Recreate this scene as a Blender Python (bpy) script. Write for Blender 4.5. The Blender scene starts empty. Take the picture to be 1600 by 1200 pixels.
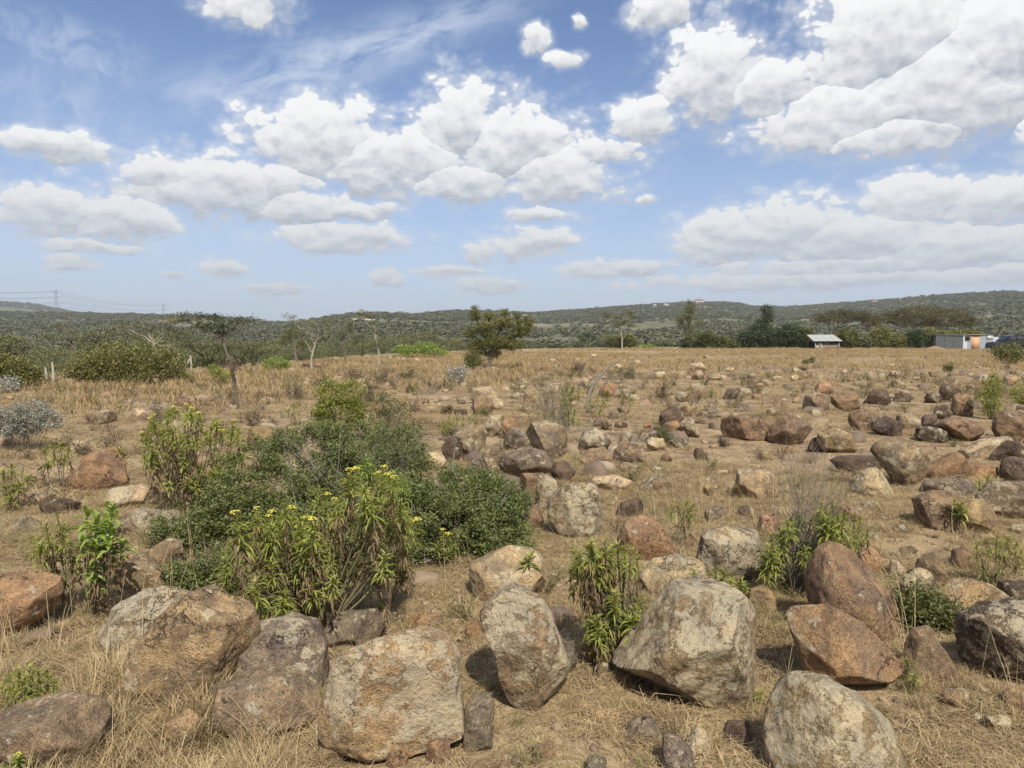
import bpy, math, random
import numpy as np
from mathutils import Vector, Matrix

S = bpy.context.scene
COL = S.collection
R = math.radians

# ------------------------------------------------------------------ camera
F = 1142.0                       # focal length in photo pixels (photo 1600 x 1200)
HOR = 528.0                      # eye level row
EYE = 1.6
PITCH = math.atan((600 - HOR) / F)
cam_d = bpy.data.cameras.new('camera')
cam_d.sensor_width = 36
cam_d.lens = F / 1600 * 36
cam_d.clip_start = 0.05
cam_d.clip_end = 20000
cam = bpy.data.objects.new('camera', cam_d)
cam.location = (0, 0, EYE)
cam.rotation_euler = (R(90) - PITCH, 0, 0)
COL.objects.link(cam)
S.camera = cam

# ------------------------------------------------------------------ light
SUN_EL = 50.0
SUN_AZ = 180.0 - 16.0            # compass style: 0 = +Y (view), 90 = +X ; behind the viewer and a little right
sun_dir = Vector((math.sin(R(SUN_AZ)) * math.cos(R(SUN_EL)), math.cos(R(SUN_AZ)) * math.cos(R(SUN_EL)), math.sin(R(SUN_EL))))
sd = bpy.data.lights.new('sun', 'SUN')
sd.energy = 5.0
sd.angle = R(0.5)
sd.color = (1.0, 0.93, 0.80)
sun = bpy.data.objects.new('sun', sd)
sun.rotation_euler = (-sun_dir).to_track_quat('-Z', 'Y').to_euler()
sun.location = (0, 0, 50)
COL.objects.link(sun)

S.view_settings.view_transform = 'Standard'
S.view_settings.look = 'None'
S.view_settings.exposure = 0.24
S.view_settings.gamma = 1.0
S.view_settings.use_curve_mapping = False
S.cycles.max_bounces = 5
S.cycles.diffuse_bounces = 3
S.cycles.glossy_bounces = 2
S.cycles.transmission_bounces = 3
S.cycles.transparent_max_bounces = 8
S.cycles.volume_bounces = 0
S.cycles.use_denoising = True


class NT:
    """small helper to write node trees as expressions"""
    def __init__(self, tree):
        self.t = tree
        self.n = tree.nodes
        self.l = tree.links

    def node(self, typ, **kw):
        nd = self.n.new(typ)
        for k, v in kw.items():
            setattr(nd, k, v)
        return nd

    def put(self, sock, v):
        if v is None:
            return
        if isinstance(v, bpy.types.NodeSocket):
            self.l.new(v, sock)
        else:
            sock.default_value = v

    def m(self, op, a, b=None, c=None, clamp=False):
        nd = self.node('ShaderNodeMath', operation=op, use_clamp=clamp)
        self.put(nd.inputs[0], a)
        self.put(nd.inputs[1], b)
        self.put(nd.inputs[2], c)
        return nd.outputs[0]

    def v(self, op, a, b=None, c=None):
        nd = self.node('ShaderNodeVectorMath', operation=op)
        self.put(nd.inputs[0], a)
        self.put(nd.inputs[1], b)
        self.put(nd.inputs[2], c)
        return nd.outputs['Value'] if op in ('LENGTH', 'DOT_PRODUCT') else nd.outputs[0]

    def ss(self, x, lo, hi, a=0.0, b=1.0):
        nd = self.node('ShaderNodeMapRange', interpolation_type='SMOOTHSTEP')
        self.put(nd.inputs['Value'], x)
        nd.inputs['From Min'].default_value = lo
        nd.inputs['From Max'].default_value = hi
        nd.inputs['To Min'].default_value = a
        nd.inputs['To Max'].default_value = b
        return nd.outputs[0]

    def mix(self, f, a, b, typ='MIX'):
        nd = self.node('ShaderNodeMix', data_type='RGBA', blend_type=typ)
        self.put(nd.inputs[0], f)
        for s, v in ((nd.inputs[6], a), (nd.inputs[7], b)):
            if isinstance(v, tuple) and len(v) == 3:
                v = (*v, 1)
            self.put(s, v)
        return nd.outputs[2]

    def noise(self, vec, scale, detail=4, rough=0.5, dist=0.0, dim='3D'):
        nd = self.node('ShaderNodeTexNoise', noise_dimensions=dim)
        self.put(nd.inputs['Vector'], vec)
        nd.inputs['Scale'].default_value = scale
        nd.inputs['Detail'].default_value = detail
        nd.inputs['Roughness'].default_value = rough
        nd.inputs['Distortion'].default_value = dist
        return nd.outputs['Fac']

    def voro(self, vec, scale, feature='F1', out='Distance', rand=1.0, dim='3D'):
        nd = self.node('ShaderNodeTexVoronoi', feature=feature, voronoi_dimensions=dim)
        self.put(nd.inputs['Vector'], vec)
        nd.inputs['Scale'].default_value = scale
        nd.inputs['Randomness'].default_value = rand
        return nd.outputs[out]


# ------------------------------------------------------------------ sky
def az_el(px, py):
    d = Vector(((px - 800) / F, 1, -(py - 600) / F))
    d.rotate(Matrix.Rotation(-PITCH, 3, 'X'))
    d.normalize()
    return math.atan2(d.x, d.y), math.asin(d.z)


# cumulus in the sky by direction: centre x, centre y, half width, half height (given in the photo's pixels)
CUMULUS = [
    (500, 218, 105, 58), (610, 252, 130, 48), (722, 190, 66, 58), (800, 222, 100, 58), (880, 272, 95, 50), (715, 285, 90, 30),
    (1010, 190, 50, 32), (945, 240, 60, 25), (360, 290, 160, 46), (250, 272, 60, 28), (470, 322, 80, 30), (75, 330, 100, 32),
    (185, 345, 85, 32), (90, 228, 80, 22), (530, 372, 108, 24), (115, 411, 32, 14), (347, 420, 32, 15), (600, 434, 26, 14),
    (825, 382, 78, 22), (752, 392, 28, 18), (845, 335, 50, 12), (1115, 115, 78, 68), (1195, 140, 80, 42), (1380, 60, 120, 85),
    (1480, 130, 150, 85), (1300, 185, 120, 48), (1570, 70, 90, 95), (1400, 212, 110, 26), (1135, 372, 75, 42), (1230, 358, 105, 50),
    (1340, 372, 170, 44), (1440, 318, 105, 45), (1550, 320, 120, 40), (1500, 385, 150, 44), (385, 6, 65, 28), (1035, 15, 48, 24),
    (838, 60, 20, 18), (880, 92, 24, 12), (960, 420, 85, 14), (765, 445, 55, 12), (430, 452, 45, 9), (270, 430, 18, 7),
    (1240, 438, 250, 14), (1560, 430, 120, 18), (560, 330, 60, 14), (150, 385, 60, 10), (700, 425, 60, 8), (905, 35, 9, 8), (1010, 312, 14, 7), (1320, 415, 200, 16), (-150, 250, 90, 35), (1750, 190, 130, 70), (1740, 400, 120, 40), (-130, 400, 90, 25),
]
world = bpy.data.worlds.new('World')
S.world = world
world.use_nodes = True
w = NT(world.node_tree)
w.n.clear()
geo = w.node('ShaderNodeTexCoord').outputs['Generated']
nrm = w.v('NORMALIZE', geo)
sep = w.node('ShaderNodeSeparateXYZ')
w.l.new(nrm, sep.inputs[0])
az = w.m('ARCTAN2', sep.outputs[0], sep.outputs[1])
el = w.m('ARCSINE', sep.outputs[2])
comb = w.node('ShaderNodeCombineXYZ')
w.l.new(az, comb.inputs[0])
w.l.new(el, comb.inputs[1])
uv = comb.outputs[0]


def blob_field(p):
    """distance to the nearest cloud heap (0 centre .. 1 rim) and how high in that heap the direction lies"""
    cur, hy = None, None
    for (cx, cy, rx, ry) in CUMULUS:
        a, e = az_el(cx, cy)
        ra, re_ = 1.02 * rx / F * math.cos(a) ** 1.2, 1.02 * ry / F * math.cos(a)
        q = w.v('MULTIPLY_ADD', p, (1 / ra, 1 / re_, 0), (-a / ra, -e / re_, 0))
        ln = w.v('LENGTH', q)
        qy = w.v('DOT_PRODUCT', q, (-0.15, 1, 0))
        if cur is None:
            cur, hy = ln, qy
        else:
            less = w.m('LESS_THAN', ln, cur)
            hy = w.m('MULTIPLY_ADD', less, w.m('SUBTRACT', qy, hy), hy)
            cur = w.m('SMOOTH_MIN', cur, ln, 0.12)
    return cur, hy


# cumulus smaller and flatter towards the horizon
elc = w.m('MAXIMUM', el, 0.0)
lift = w.m('POWER', w.m('ADD', elc, 0.02), 0.62)
c2 = w.node('ShaderNodeCombineXYZ')
w.l.new(az, c2.inputs[0])
w.l.new(w.m('MULTIPLY', lift, 1.5), c2.inputs[1])
p2 = c2.outputs[0]


def edge_field(p):
    """cauliflower edge of the cumulus: fractal noise and three sizes of puffs"""
    warp = w.node('ShaderNodeTexNoise')
    w.l.new(p, warp.inputs['Vector'])
    warp.inputs['Scale'].default_value = 18
    warp.inputs['Detail'].default_value = 4
    pw = w.v('ADD', p, w.v('MULTIPLY', w.v('SUBTRACT', warp.outputs['Color'], (0.5, 0.5, 0.5)), (0.03, 0.03, 0.0)))
    n = w.noise(p, 12.0, 8, 0.60, 0.15)
    v1 = w.voro(pw, 16.0, 'F1', dim='2D')
    v2 = w.voro(pw, 40.0, 'F1', dim='2D')
    v3 = w.voro(pw, 95.0, 'F1', dim='2D')
    e = w.m('MULTIPLY_ADD', n, 1.35, -0.64 + 0.52)
    e = w.m('MULTIPLY_ADD', v1, -0.42, e)
    e = w.m('MULTIPLY_ADD', v2, -0.50, e)
    e = w.m('MULTIPLY_ADD', v3, -0.24, e)
    return e


edge = edge_field(p2)
edge_up = edge_field(w.v('ADD', p2, (0.003, 0.020, 0.0)))
wp_ = w.node('ShaderNodeTexNoise')
w.l.new(p2, wp_.inputs['Vector'])
wp_.inputs['Scale'].default_value = 26
wp_.inputs['Detail'].default_value = 5
wp_.inputs['Roughness'].default_value = 0.6
uvw = w.v('ADD', uv, w.v('MULTIPLY', w.v('SUBTRACT', wp_.outputs['Color'], (0.5, 0.5, 0.5)), (0.026, 0.022, 0.0)))
f0, hy = blob_field(uvw)
# outside the frame the same kind of broken cumulus goes on
n_far = w.noise(p2, 3.4, 3, 0.5)
out_m = w.m('MAXIMUM', w.ss(w.m('ABSOLUTE', az), 0.68, 0.85), w.ss(el, 0.50, 0.62))
f_out = w.m('MULTIPLY_ADD', n_far, -6.0, 4.3)
f_out = w.m('ADD', f_out, w.m('MULTIPLY', w.m('SUBTRACT', 1.0, out_m), 4.0))
f0 = w.m('MINIMUM', f0, f_out)
d0 = w.m('ADD', w.m('SUBTRACT', 1.0, f0), edge)
alpha = w.m('MAXIMUM', w.ss(d0, 0.0, 0.20), w.ss(d0, -0.35, 0.3, 0.0, 0.5))
soft = w.ss(d0, -0.7, 0.2, 0.0, 0.28)
# sunlit shoulders stay white, bases and hollows go grey
rise = w.m('MULTIPLY', w.m('MAXIMUM', w.m('MINIMUM', hy, 1.2), -1.2), 1.0)
relief = w.m('SUBTRACT', edge, edge_up)
lit = w.m('ADD', w.m('MULTIPLY', rise, 0.56), w.m('MULTIPLY', relief, 0.70))
lit = w.m('SUBTRACT', lit, w.m('MULTIPLY', w.ss(d0, 0.35, 1.6), 0.25))
lit = w.ss(lit, -0.90, 0.45)
shade_c = w.mix(w.ss(el, 0.0, 0.28), (0.43, 0.485, 0.57), (0.35, 0.39, 0.46))
white_c = w.mix(w.ss(el, 0.0, 0.30), (0.66, 0.69, 0.715), (0.90, 0.90, 0.90))
cloud_c = w.mix(lit, shade_c, white_c)

sky = w.node('ShaderNodeTexSky', sky_type='NISHITA')
sky.sun_disc = False
sky.sun_elevation = R(SUN_EL)
sky.sun_rotation = R(SUN_AZ)
sky.altitude = 1600
sky.air_density = 1.0
sky.dust_density = 1.4
sky.ozone_density = 1.0
SKY_K = 0.10
skyc = w.v('MULTIPLY', sky.outputs[0], (SKY_K * 1.06, SKY_K * 1.14, SKY_K * 1.30))
# thin veil towards the horizon and cirrus streaks
veil = w.m('POWER', w.m('SUBTRACT', 1.0, w.m('MINIMUM', w.m('MULTIPLY', elc, 2.1), 1.0)), 2.2)
skyc = w.mix(w.m('MULTIPLY', veil, 0.90), skyc, (0.50, 0.57, 0.67))


def streak(x0, y0, x1, y1, wid, amt, seed):
    a0, e0 = az_el(x0, y0)
    a1, e1 = az_el(x1, y1)
    ang = math.atan2(e1 - e0, a1 - a0)
    L = math.hypot(e1 - e0, a1 - a0) / 2
    mp = w.node('ShaderNodeMapping', vector_type='TEXTURE')
    w.l.new(uv, mp.inputs[0])
    mp.inputs['Location'].default_value = ((a0 + a1) / 2, (e0 + e1) / 2, 0)
    mp.inputs['Rotation'].default_value = (0, 0, ang)
    mp.inputs['Scale'].default_value = (L, wid / F, 1)
    q = mp.outputs[0]
    wq = w.v('MULTIPLY', q, (1.6, 0.55, 1.0))
    nn = w.noise(w.v('ADD', wq, (seed, seed * 2.0, 0)), 2.2, 6, 0.62, 0.6)
    body = w.ss(w.v('LENGTH', w.v('MULTIPLY', q, (0.9, 1.0, 0))), 1.25, 0.1)
    return w.m('MULTIPLY', w.m('MULTIPLY', body, w.ss(nn, 0.28, 0.72)), amt)


cir = streak(150, 175, 860, -25, 46, 0.95, 1.3)
cir = w.m('MAXIMUM', cir, streak(-40, 20, 260, 125, 42, 0.6, 4.1))
cir = w.m('MAXIMUM', cir, streak(-60, 120, 260, 210, 60, 0.5, 7.7))
cir = w.m('MAXIMUM', cir, streak(-60, 380, 620, 470, 110, 0.5, 9.2))
cir = w.m('MAXIMUM', cir, streak(950, 455, 1650, 430, 42, 0.55, 2.2))
cir = w.m('MAXIMUM', cir, streak(430, 175, 620, 160, 30, 0.25, 2.9))
skyc = w.mix(cir, skyc, (0.58, 0.66, 0.80))
skyc = w.mix(soft, skyc, (0.62, 0.68, 0.78))
final = w.mix(alpha, skyc, cloud_c)
# below the horizon the sky sheet is a dull earth tone
final = w.mix(w.ss(sep.outputs[2], -0.06, -0.01), (0.20, 0.17, 0.12), final)
bg = w.node('ShaderNodeBackground')
w.l.new(final, bg.inputs[0])
bg.inputs[1].default_value = 0.92
wo = w.node('ShaderNodeOutputWorld')
w.l.new(bg.outputs[0], wo.inputs[0])
for nd in list(w.n):                      # drop helper nodes that lead nowhere
    if nd.type in ('TEX_NOISE',) and not nd.outputs[0].is_linked and not nd.outputs[1].is_linked:
        w.n.remove(nd)
world.cycles.sampling_method = 'MANUAL'
world.cycles.sample_map_resolution = 256

# ------------------------------------------------------------------ helpers
def tag(o, label=None, cat=None, group=None, kind=None):
    if label: o['label'] = label
    if cat: o['category'] = cat
    if group: o['group'] = group
    if kind: o['kind'] = kind
    return o


def link(name, me, mat=None, parent=None):
    o = bpy.data.objects.new(name, me)
    COL.objects.link(o)
    if mat is not None and me is not None and len(me.materials) == 0:
        me.materials.append(mat)
    if parent is not None:
        o.parent = parent
    return o


def empty(name, loc, label, cat, group=None, rz=0):
    o = bpy.data.objects.new(name, None)
    o.empty_display_size = 0.1
    COL.objects.link(o)
    o.location = loc
    o.rotation_euler = (0, 0, rz)
    return tag(o, label, cat, group)


def mesh_np(name, V, faces, smooth=False, attr=None):
    """V (n,3); faces: list of int arrays (m,3) / (m,4)"""
    me = bpy.data.meshes.new(name)
    V = np.asarray(V, dtype=np.float32)
    me.vertices.add(len(V))
    me.vertices.foreach_set('co', V.ravel())
    fs = [np.asarray(f, dtype=np.int32) for f in faces if len(f)]
    loops = np.concatenate([f.ravel() for f in fs])
    tot = np.concatenate([np.full(len(f), f.shape[1], dtype=np.int32) for f in fs])
    start = np.concatenate([[0], np.cumsum(tot)[:-1]]).astype(np.int32)
    me.loops.add(len(loops))
    me.loops.foreach_set('vertex_index', loops)
    me.polygons.add(len(tot))
    me.polygons.foreach_set('loop_start', start)
    me.polygons.foreach_set('loop_total', tot)
    if smooth:
        me.polygons.foreach_set('use_smooth', np.ones(len(tot), dtype=bool))
    if attr is not None:
        a = me.attributes.new('tint', 'FLOAT', 'POINT')
        a.data.foreach_set('value', np.asarray(attr, dtype=np.float32))
    me.update(calc_edges=True)
    return me


def _hash(ix, iy, iz, seed):
    h = (ix.astype(np.int64) * 374761393 + iy.astype(np.int64) * 668265263 + iz.astype(np.int64) * 2147483647 + seed * 974711) & 0xFFFFFFFF
    h = ((h ^ (h >> 13)) * 1274126177) & 0xFFFFFFFF
    h = h ^ (h >> 16)
    return (h & 0xFFFFFF) / float(0xFFFFFF) * 2 - 1


def vnoise(P, seed=0):
    P = np.asarray(P, dtype=np.float64)
    i = np.floor(P).astype(np.int64)
    f = P - i
    f = f * f * (3 - 2 * f)
    out = 0
    for dx in (0, 1):
        wx = f[..., 0] if dx else 1 - f[..., 0]
        for dy in (0, 1):
            wy = f[..., 1] if dy else 1 - f[..., 1]
            for dz in (0, 1):
                wz = f[..., 2] if dz else 1 - f[..., 2]
                out = out + wx * wy * wz * _hash(i[..., 0] + dx, i[..., 1] + dy, i[..., 2] + dz, seed)
    return out


def fbm(P, seed=0, octaves=4, gain=0.5):
    P = np.asarray(P, dtype=np.float64)
    a, s, out = 1.0, 1.0, 0.0
    for k in range(octaves):
        out = out + a * vnoise(P * s + 17.3 * k, seed + k)
        a *= gain
        s *= 2.03
    return out


def n2(x, y, s, seed, oc=3):
    P = np.stack([np.asarray(x) / s, np.asarray(y) / s, np.zeros_like(np.asarray(x, dtype=float))], -1)
    return fbm(P, seed, oc)


# ------------------------------------------------------------------ terrain
def px_of_az(a):
    a = np.clip(a, -1.3, 1.3)
    return 800 + F * np.tan(a)


EDGE_PX = [-3000, -200, 0, 300, 380, 480, 560, 640, 740, 850, 1000, 1200, 4000]
EDGE_R = [28, 29, 30, 34, 38, 46, 56, 64, 78, 92, 108, 112, 115]
RID_PX = [-3000, -600, -200, 0, 110, 300, 380, 430, 480, 520, 560, 600, 640, 700, 760, 830, 900, 950, 1000, 1050, 1090, 1140, 1180, 1230, 1300, 1340, 1400, 1440, 1500, 1560, 1700, 2200, 4000]
RID_Y = [500, 495, 488, 488, 490, 493, 499, 506, 503, 496, 492, 491, 493, 487, 486, 490, 485, 481, 477, 474, 472, 473, 479, 480, 475, 472, 468, 464, 460, 456, 462, 470, 500]
RID_R = [1500, 1500, 1500, 1400, 1300, 1100, 1000, 950, 850, 800, 760, 760, 800, 950, 1000, 1100, 1200, 1300, 1400, 1500, 1500, 1500, 1600, 1600, 1500, 1400, 1350, 1300, 1300, 1300, 1300, 1400, 1500]


def H(x, y):
    x = np.asarray(x, dtype=np.float64)
    y = np.asarray(y, dtype=np.float64)
    r = np.hypot(x, y) + 1e-6
    a = np.arctan2(x, y)
    px = px_of_az(a)
    front = np.clip((np.cos(a) + 0.2) / 0.5, 0, 1)
    E = np.interp(px, EDGE_PX, EDGE_R)
    ca = np.clip(np.cos(a), 0.3, 1)
    # plateau with small undulation
    h = 0.045 * n2(x, y, 1.1, 3) + 0.05 * n2(x, y, 5.0, 9) + 0.05 * n2(x, y, 17, 12) * np.clip(r / 20, 0, 1)
    h = h * np.clip((r - 1.0) / 2.0, 0.2, 1)
    # valley and hill profile
    rv = E + 190.0
    Rr = np.interp(px, RID_PX, RID_R)
    zr = EYE + (HOR - np.interp(px, RID_PX, RID_Y)) / F * Rr * ca
    zv = EYE - rv * (EYE / E) * 0.80
    t = np.clip((r - E) / (rv - E), 0, 1)
    ts = t * t * (3 - 2 * t)
    val = (zv) * (0.55 * t + 0.45 * ts)
    u = np.clip((r - rv) / (Rr - rv), 0, 1)
    us = u ** 1.2
    up = (zr - zv) * np.clip(us, 0, 1.05)
    mid = np.sin(np.pi * u)
    up = up + mid * (4.5 * n2(x, y, 160, 21) + 2.0 * n2(x, y, 55, 25))
    back = np.clip((r - Rr) / 900.0, 0, 1)
    hill = zv + up - back * (8 + 0.3 * np.abs(zr - zv))
    far = np.where(r > rv, hill, val)
    # farther dark hill at the far left
    far2 = EYE + (HOR - np.interp(px, [-3000, -300, 0, 50, 110, 160, 200], [500, 466, 472, 476, 486, 497, 530])) / F * 2600 * ca - np.abs(r - 2600) * 0.09
    far3 = EYE + (HOR - np.interp(px, [150, 260, 330, 430, 500, 560], [530, 505, 502, 504, 506, 530])) / F * 3000 * ca - np.abs(r - 3000) * 0.06
    far = np.where(r > 1200, np.maximum(far, np.maximum(far2, far3)), far)
    blend = np.clip((r - E) / 6.0, 0, 1) * front
    back_h = 0.02 * (r - 60) * (r > 60)
    back_h = np.clip(back_h, 0, 25)
    out = h * (1 - blend) + (h + far) * blend
    return out * front + (h + back_h) * (1 - front)


def Hs(x, y):
    return float(H(np.array([x]), np.array([y]))[0])


def ray(px, py):
    d = Vector(((px - 800) / F, 1, -(py - 600) / F))
    d.rotate(Matrix.Rotation(-PITCH, 3, 'X'))
    return d          # scaled so that its depth along the axis is 1


CAMP = Vector((0, 0, EYE))
CAM_R = Vector((1, 0, 0))
CAM_U = Vector((0, math.sin(PITCH), math.cos(PITCH)))
CAM_F = Vector((0, math.cos(PITCH), -math.sin(PITCH)))


def hit(px, py, tmax=140):
    """ground point seen at a photo pixel"""
    d = ray(px, py)
    t0 = 1.0
    ts = np.geomspace(1.2, tmax, 260)
    X, Y, Z = d.x * ts, d.y * ts, EYE + d.z * ts
    below = Z < H(X, Y)
    if not below.any():
        t = tmax
    else:
        k = int(np.argmax(below))
        lo, hi = ts[max(k - 1, 0)], ts[k]
        for _ in range(12):
            t = (lo + hi) / 2
            if EYE + d.z * t < Hs(d.x * t, d.y * t): hi = t
            else: lo = t
        t = (lo + hi) / 2
    return Vector((d.x * t, d.y * t, Hs(d.x * t, d.y * t))), t


# ------------------------------------------------------------------ materials
def mat_new(name):
    m = bpy.data.materials.new(name)
    m.use_nodes = True
    t = NT(m.node_tree)
    t.n.clear()
    return m, t


def finish(t, color, rough=0.9, bump=None, bstr=0.5, bdist=0.02, trans=None, spec=0.2, metal=0.0):
    b = t.node('ShaderNodeBsdfPrincipled')
    t.put(b.inputs['Base Color'], color if not (isinstance(color, tuple) and len(color) == 3) else (*color, 1))
    t.put(b.inputs['Roughness'], rough)
    b.inputs['Specular IOR Level'].default_value = spec
    b.inputs['Metallic'].default_value = metal
    if bump is not None:
        bn = t.node('ShaderNodeBump')
        bn.inputs['Strength'].default_value = bstr
        bn.inputs['Distance'].default_value = bdist
        t.put(bn.inputs['Height'], bump)
        t.l.new(bn.outputs[0], b.inputs['Normal'])
    out = b.outputs[0]
    if trans is not None:
        tr = t.node('ShaderNodeBsdfTranslucent')
        t.put(tr.inputs[0], trans[1])
        ms = t.node('ShaderNodeMixShader')
        ms.inputs[0].default_value = trans[0]
        t.l.new(b.outputs[0], ms.inputs[1])
        t.l.new(tr.outputs[0], ms.inputs[2])
        out = ms.outputs[0]
    o = t.node('ShaderNodeOutputMaterial')
    t.l.new(out, o.inputs[0])


def simple_mat(name, c, rough=0.85, var=0.15, scale=8.0, **kw):
    m, t = mat_new(name)
    tc = t.node('ShaderNodeTexCoord').outputs['Object']
    n = t.noise(tc, scale, 5, 0.6)
    col = t.mix(n, tuple(x * (1 - var) for x in c), tuple(min(1, x * (1 + var)) for x in c))
    finish(t, col, rough, **kw)
    return m


# dry ground: soil, flattened straw, gravel
m_ground, t = mat_new('dry_ground')
P = t.node('ShaderNodeNewGeometry').outputs['Position']
nb = t.noise(P, 0.35, 4, 0.55)
nm = t.noise(P, 2.2, 5, 0.6)
nf = t.noise(P, 14, 5, 0.65)
wpn = t.node('ShaderNodeTexNoise'); t.l.new(P, wpn.inputs['Vector']); wpn.inputs['Scale'].default_value = 3.5; wpn.inputs['Detail'].default_value = 3
PW = t.v('ADD', P, t.v('MULTIPLY', t.v('SUBTRACT', wpn.outputs['Color'], (0.5, 0.5, 0.5)), (0.55, 0.55, 0.3)))
st1 = t.node('ShaderNodeTexNoise')
mp = t.node('ShaderNodeMapping')
t.l.new(PW, mp.inputs[0]); mp.inputs['Scale'].default_value = (60, 20, 20); mp.inputs['Rotation'].default_value = (0, 0, 0.5)
t.l.new(mp.outputs[0], st1.inputs['Vector']); st1.inputs['Scale'].default_value = 1.0; st1.inputs['Detail'].default_value = 4
st2 = t.node('ShaderNodeTexNoise')
mp2 = t.node('ShaderNodeMapping')
t.l.new(PW, mp2.inputs[0]); mp2.inputs['Scale'].default_value = (22, 75, 20); mp2.inputs['Rotation'].default_value = (0, 0, 0.3)
t.l.new(mp2.outputs[0], st2.inputs['Vector']); st2.inputs['Scale'].default_value = 1.0; st2.inputs['Detail'].default_value = 4
straw = t.m('MAXIMUM', st1.outputs['Fac'], st2.outputs['Fac'])
soil = t.mix(t.ss(nm, 0.3, 0.7), (0.12, 0.080, 0.048), (0.26, 0.185, 0.108))
strawc = t.mix(nf, (0.28, 0.205, 0.115), (0.49, 0.38, 0.22))
c = t.mix(t.ss(t.m('ADD', straw, t.m('MULTIPLY', nm, 0.60)), 0.68, 1.10), soil, strawc)
# red earth patches and gravel specks
c = t.mix(t.m('MULTIPLY', t.ss(nb, 0.52, 0.72), 0.5), c, (0.25, 0.165, 0.105))
grit = t.voro(P, 30)
c = t.mix(t.m('MULTIPLY', t.ss(grit, 0.22, 0.12), 0.5), c, (0.46, 0.38, 0.28))
# beyond the plateau: scrub covered slopes, grey green with bare pinkish patches
far = t.ss(t.v('LENGTH', P), 26.0, 160.0)
hb = t.noise(P, 0.012, 5, 0.6)
hs = t.noise(P, 0.09, 4, 0.6)
hv = t.noise(P, 0.0045, 3, 0.5)
hillc = t.mix(t.ss(hs, 0.40, 0.60), (0.165, 0.155, 0.10), (0.09, 0.105, 0.055))
hillc = t.mix(t.m('MULTIPLY', t.ss(hb, 0.54, 0.68), 0.75), hillc, (0.31, 0.235, 0.17))
hillc = t.mix(t.m('MULTIPLY', t.ss(hv, 0.56, 0.68), 0.6), hillc, (0.29, 0.215, 0.165))
zz = t.node('ShaderNodeSeparateXYZ'); t.l.new(P, zz.inputs[0])
c_far = t.mix(t.ss(t.v('LENGTH', P), 150.0, 230.0), t.mix(nb, (0.29, 0.215, 0.125), (0.40, 0.31, 0.185)), hillc)
c = t.mix(far, c, c_far)
bump = t.m('ADD', t.m('MULTIPLY', straw, 0.6), t.m('MULTIPLY', nf, 0.6))
finish(t, c, 0.95, bump, 0.9, 0.03, spec=0.1)


def polar_mesh(name, rs, azs):
    """closed fan ring mesh around the origin"""
    A, Rr = np.meshgrid(azs, rs)
    X = Rr * np.sin(A); Y = Rr * np.cos(A)
    Z = H(X, Y)
    V = np.stack([X, Y, Z], -1).reshape(-1, 3)
    n = len(azs)
    i = np.arange(len(rs) - 1)[:, None] * n
    j = np.arange(n)[None, :]
    j2 = (j + 1) % n
    f = np.stack([i + j, i + j2, i + n + j2, i + n + j], -1).reshape(-1, 4)
    return V, f


az_front = np.linspace(-0.92, 0.92, 500)
az_back = np.linspace(0.92, 2 * np.pi - 0.92, 82)[1:-1]
azs = np.concatenate([az_front, az_back])
rs = np.concatenate([np.linspace(0.4, 2.0, 8)[:-1], np.geomspace(2.0, 260.0, 340)])
V, f = polar_mesh('ground', rs, azs)
ctr = len(V)
V = np.vstack([V, [[0, 0, Hs(0.01, 0.01)]]])
k = np.arange(len(azs)); cap = np.stack([np.full_like(k, ctr), (k + 1) % len(azs), k], -1)
g = link('ground', mesh_np('ground', V, [f[:, ::-1], cap[:, ::-1]], True), m_ground)
tag(g, kind='structure')
rs = np.concatenate([np.geomspace(260.0, 3600.0, 190)])
V, f = polar_mesh('hills', rs, azs)
g = link('hills', mesh_np('hills', V, [f[:, ::-1]], True), m_ground)
tag(g, kind='structure')

# ------------------------------------------------------------------ rock material
# object colour rgb = the stone's own tone, alpha = how much pale lichen grows on it; pass 'rust' = rusty share
m_rock, t = mat_new('weathered_rock')
oi = t.node('ShaderNodeObjectInfo')
tc = t.node('ShaderNodeTexCoord').outputs['Object']
off = t.v('ADD', tc, t.v('SCALE', (13.0, 7.0, 31.0), None))
sc = t.n[-1] if False else None
vs = t.node('ShaderNodeVectorMath', operation='SCALE')
vs.inputs[0].default_value = (13.0, 7.0, 31.0)
t.l.new(oi.outputs['Random'], vs.inputs['Scale'])
P = t.v('ADD', tc, vs.outputs[0])
rust = t.node('ShaderNodeAttribute', attribute_type='OBJECT', attribute_name='rust').outputs['Fac']
base = oi.outputs['Color']
n_lo = t.noise(P, 2.6, 4, 0.6, 0.4)
n_mid = t.noise(P, 8.0, 6, 0.65, 0.3)
n_hi = t.noise(P, 45.0, 5, 0.7)
n_gr = t.noise(P, 170.0, 3, 0.7)
dark = t.mix(1.0, base, (0.55, 0.50, 0.48), 'MULTIPLY')
warm = t.mix(1.0, base, (1.22, 1.08, 0.90), 'MULTIPLY')
c = t.mix(t.ss(n_mid, 0.34, 0.66), dark, warm)
c = t.mix(t.m('MULTIPLY', t.ss(n_lo, 0.42, 0.62), rust), c, (0.31, 0.190, 0.105))
c = t.mix(t.m('MULTIPLY', t.ss(t.noise(t.v('ADD', P, (5.0, 5.0, 5.0)), 3.4, 4, 0.6), 0.52, 0.66), 0.55), c, t.mix(0.5, dark, (0.16, 0.14, 0.12)))
grain = t.mix(t.ss(n_gr, 0.3, 0.7), (0.55, 0.54, 0.53), (1.35, 1.35, 1.33))
c = t.mix(0.9, c, grain, 'MULTIPLY')
c = t.mix(0.55, c, t.mix(t.ss(n_hi, 0.3, 0.7), (0.55, 0.54, 0.52), (1.4, 1.4, 1.4)), 'MULTIPLY')
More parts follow.
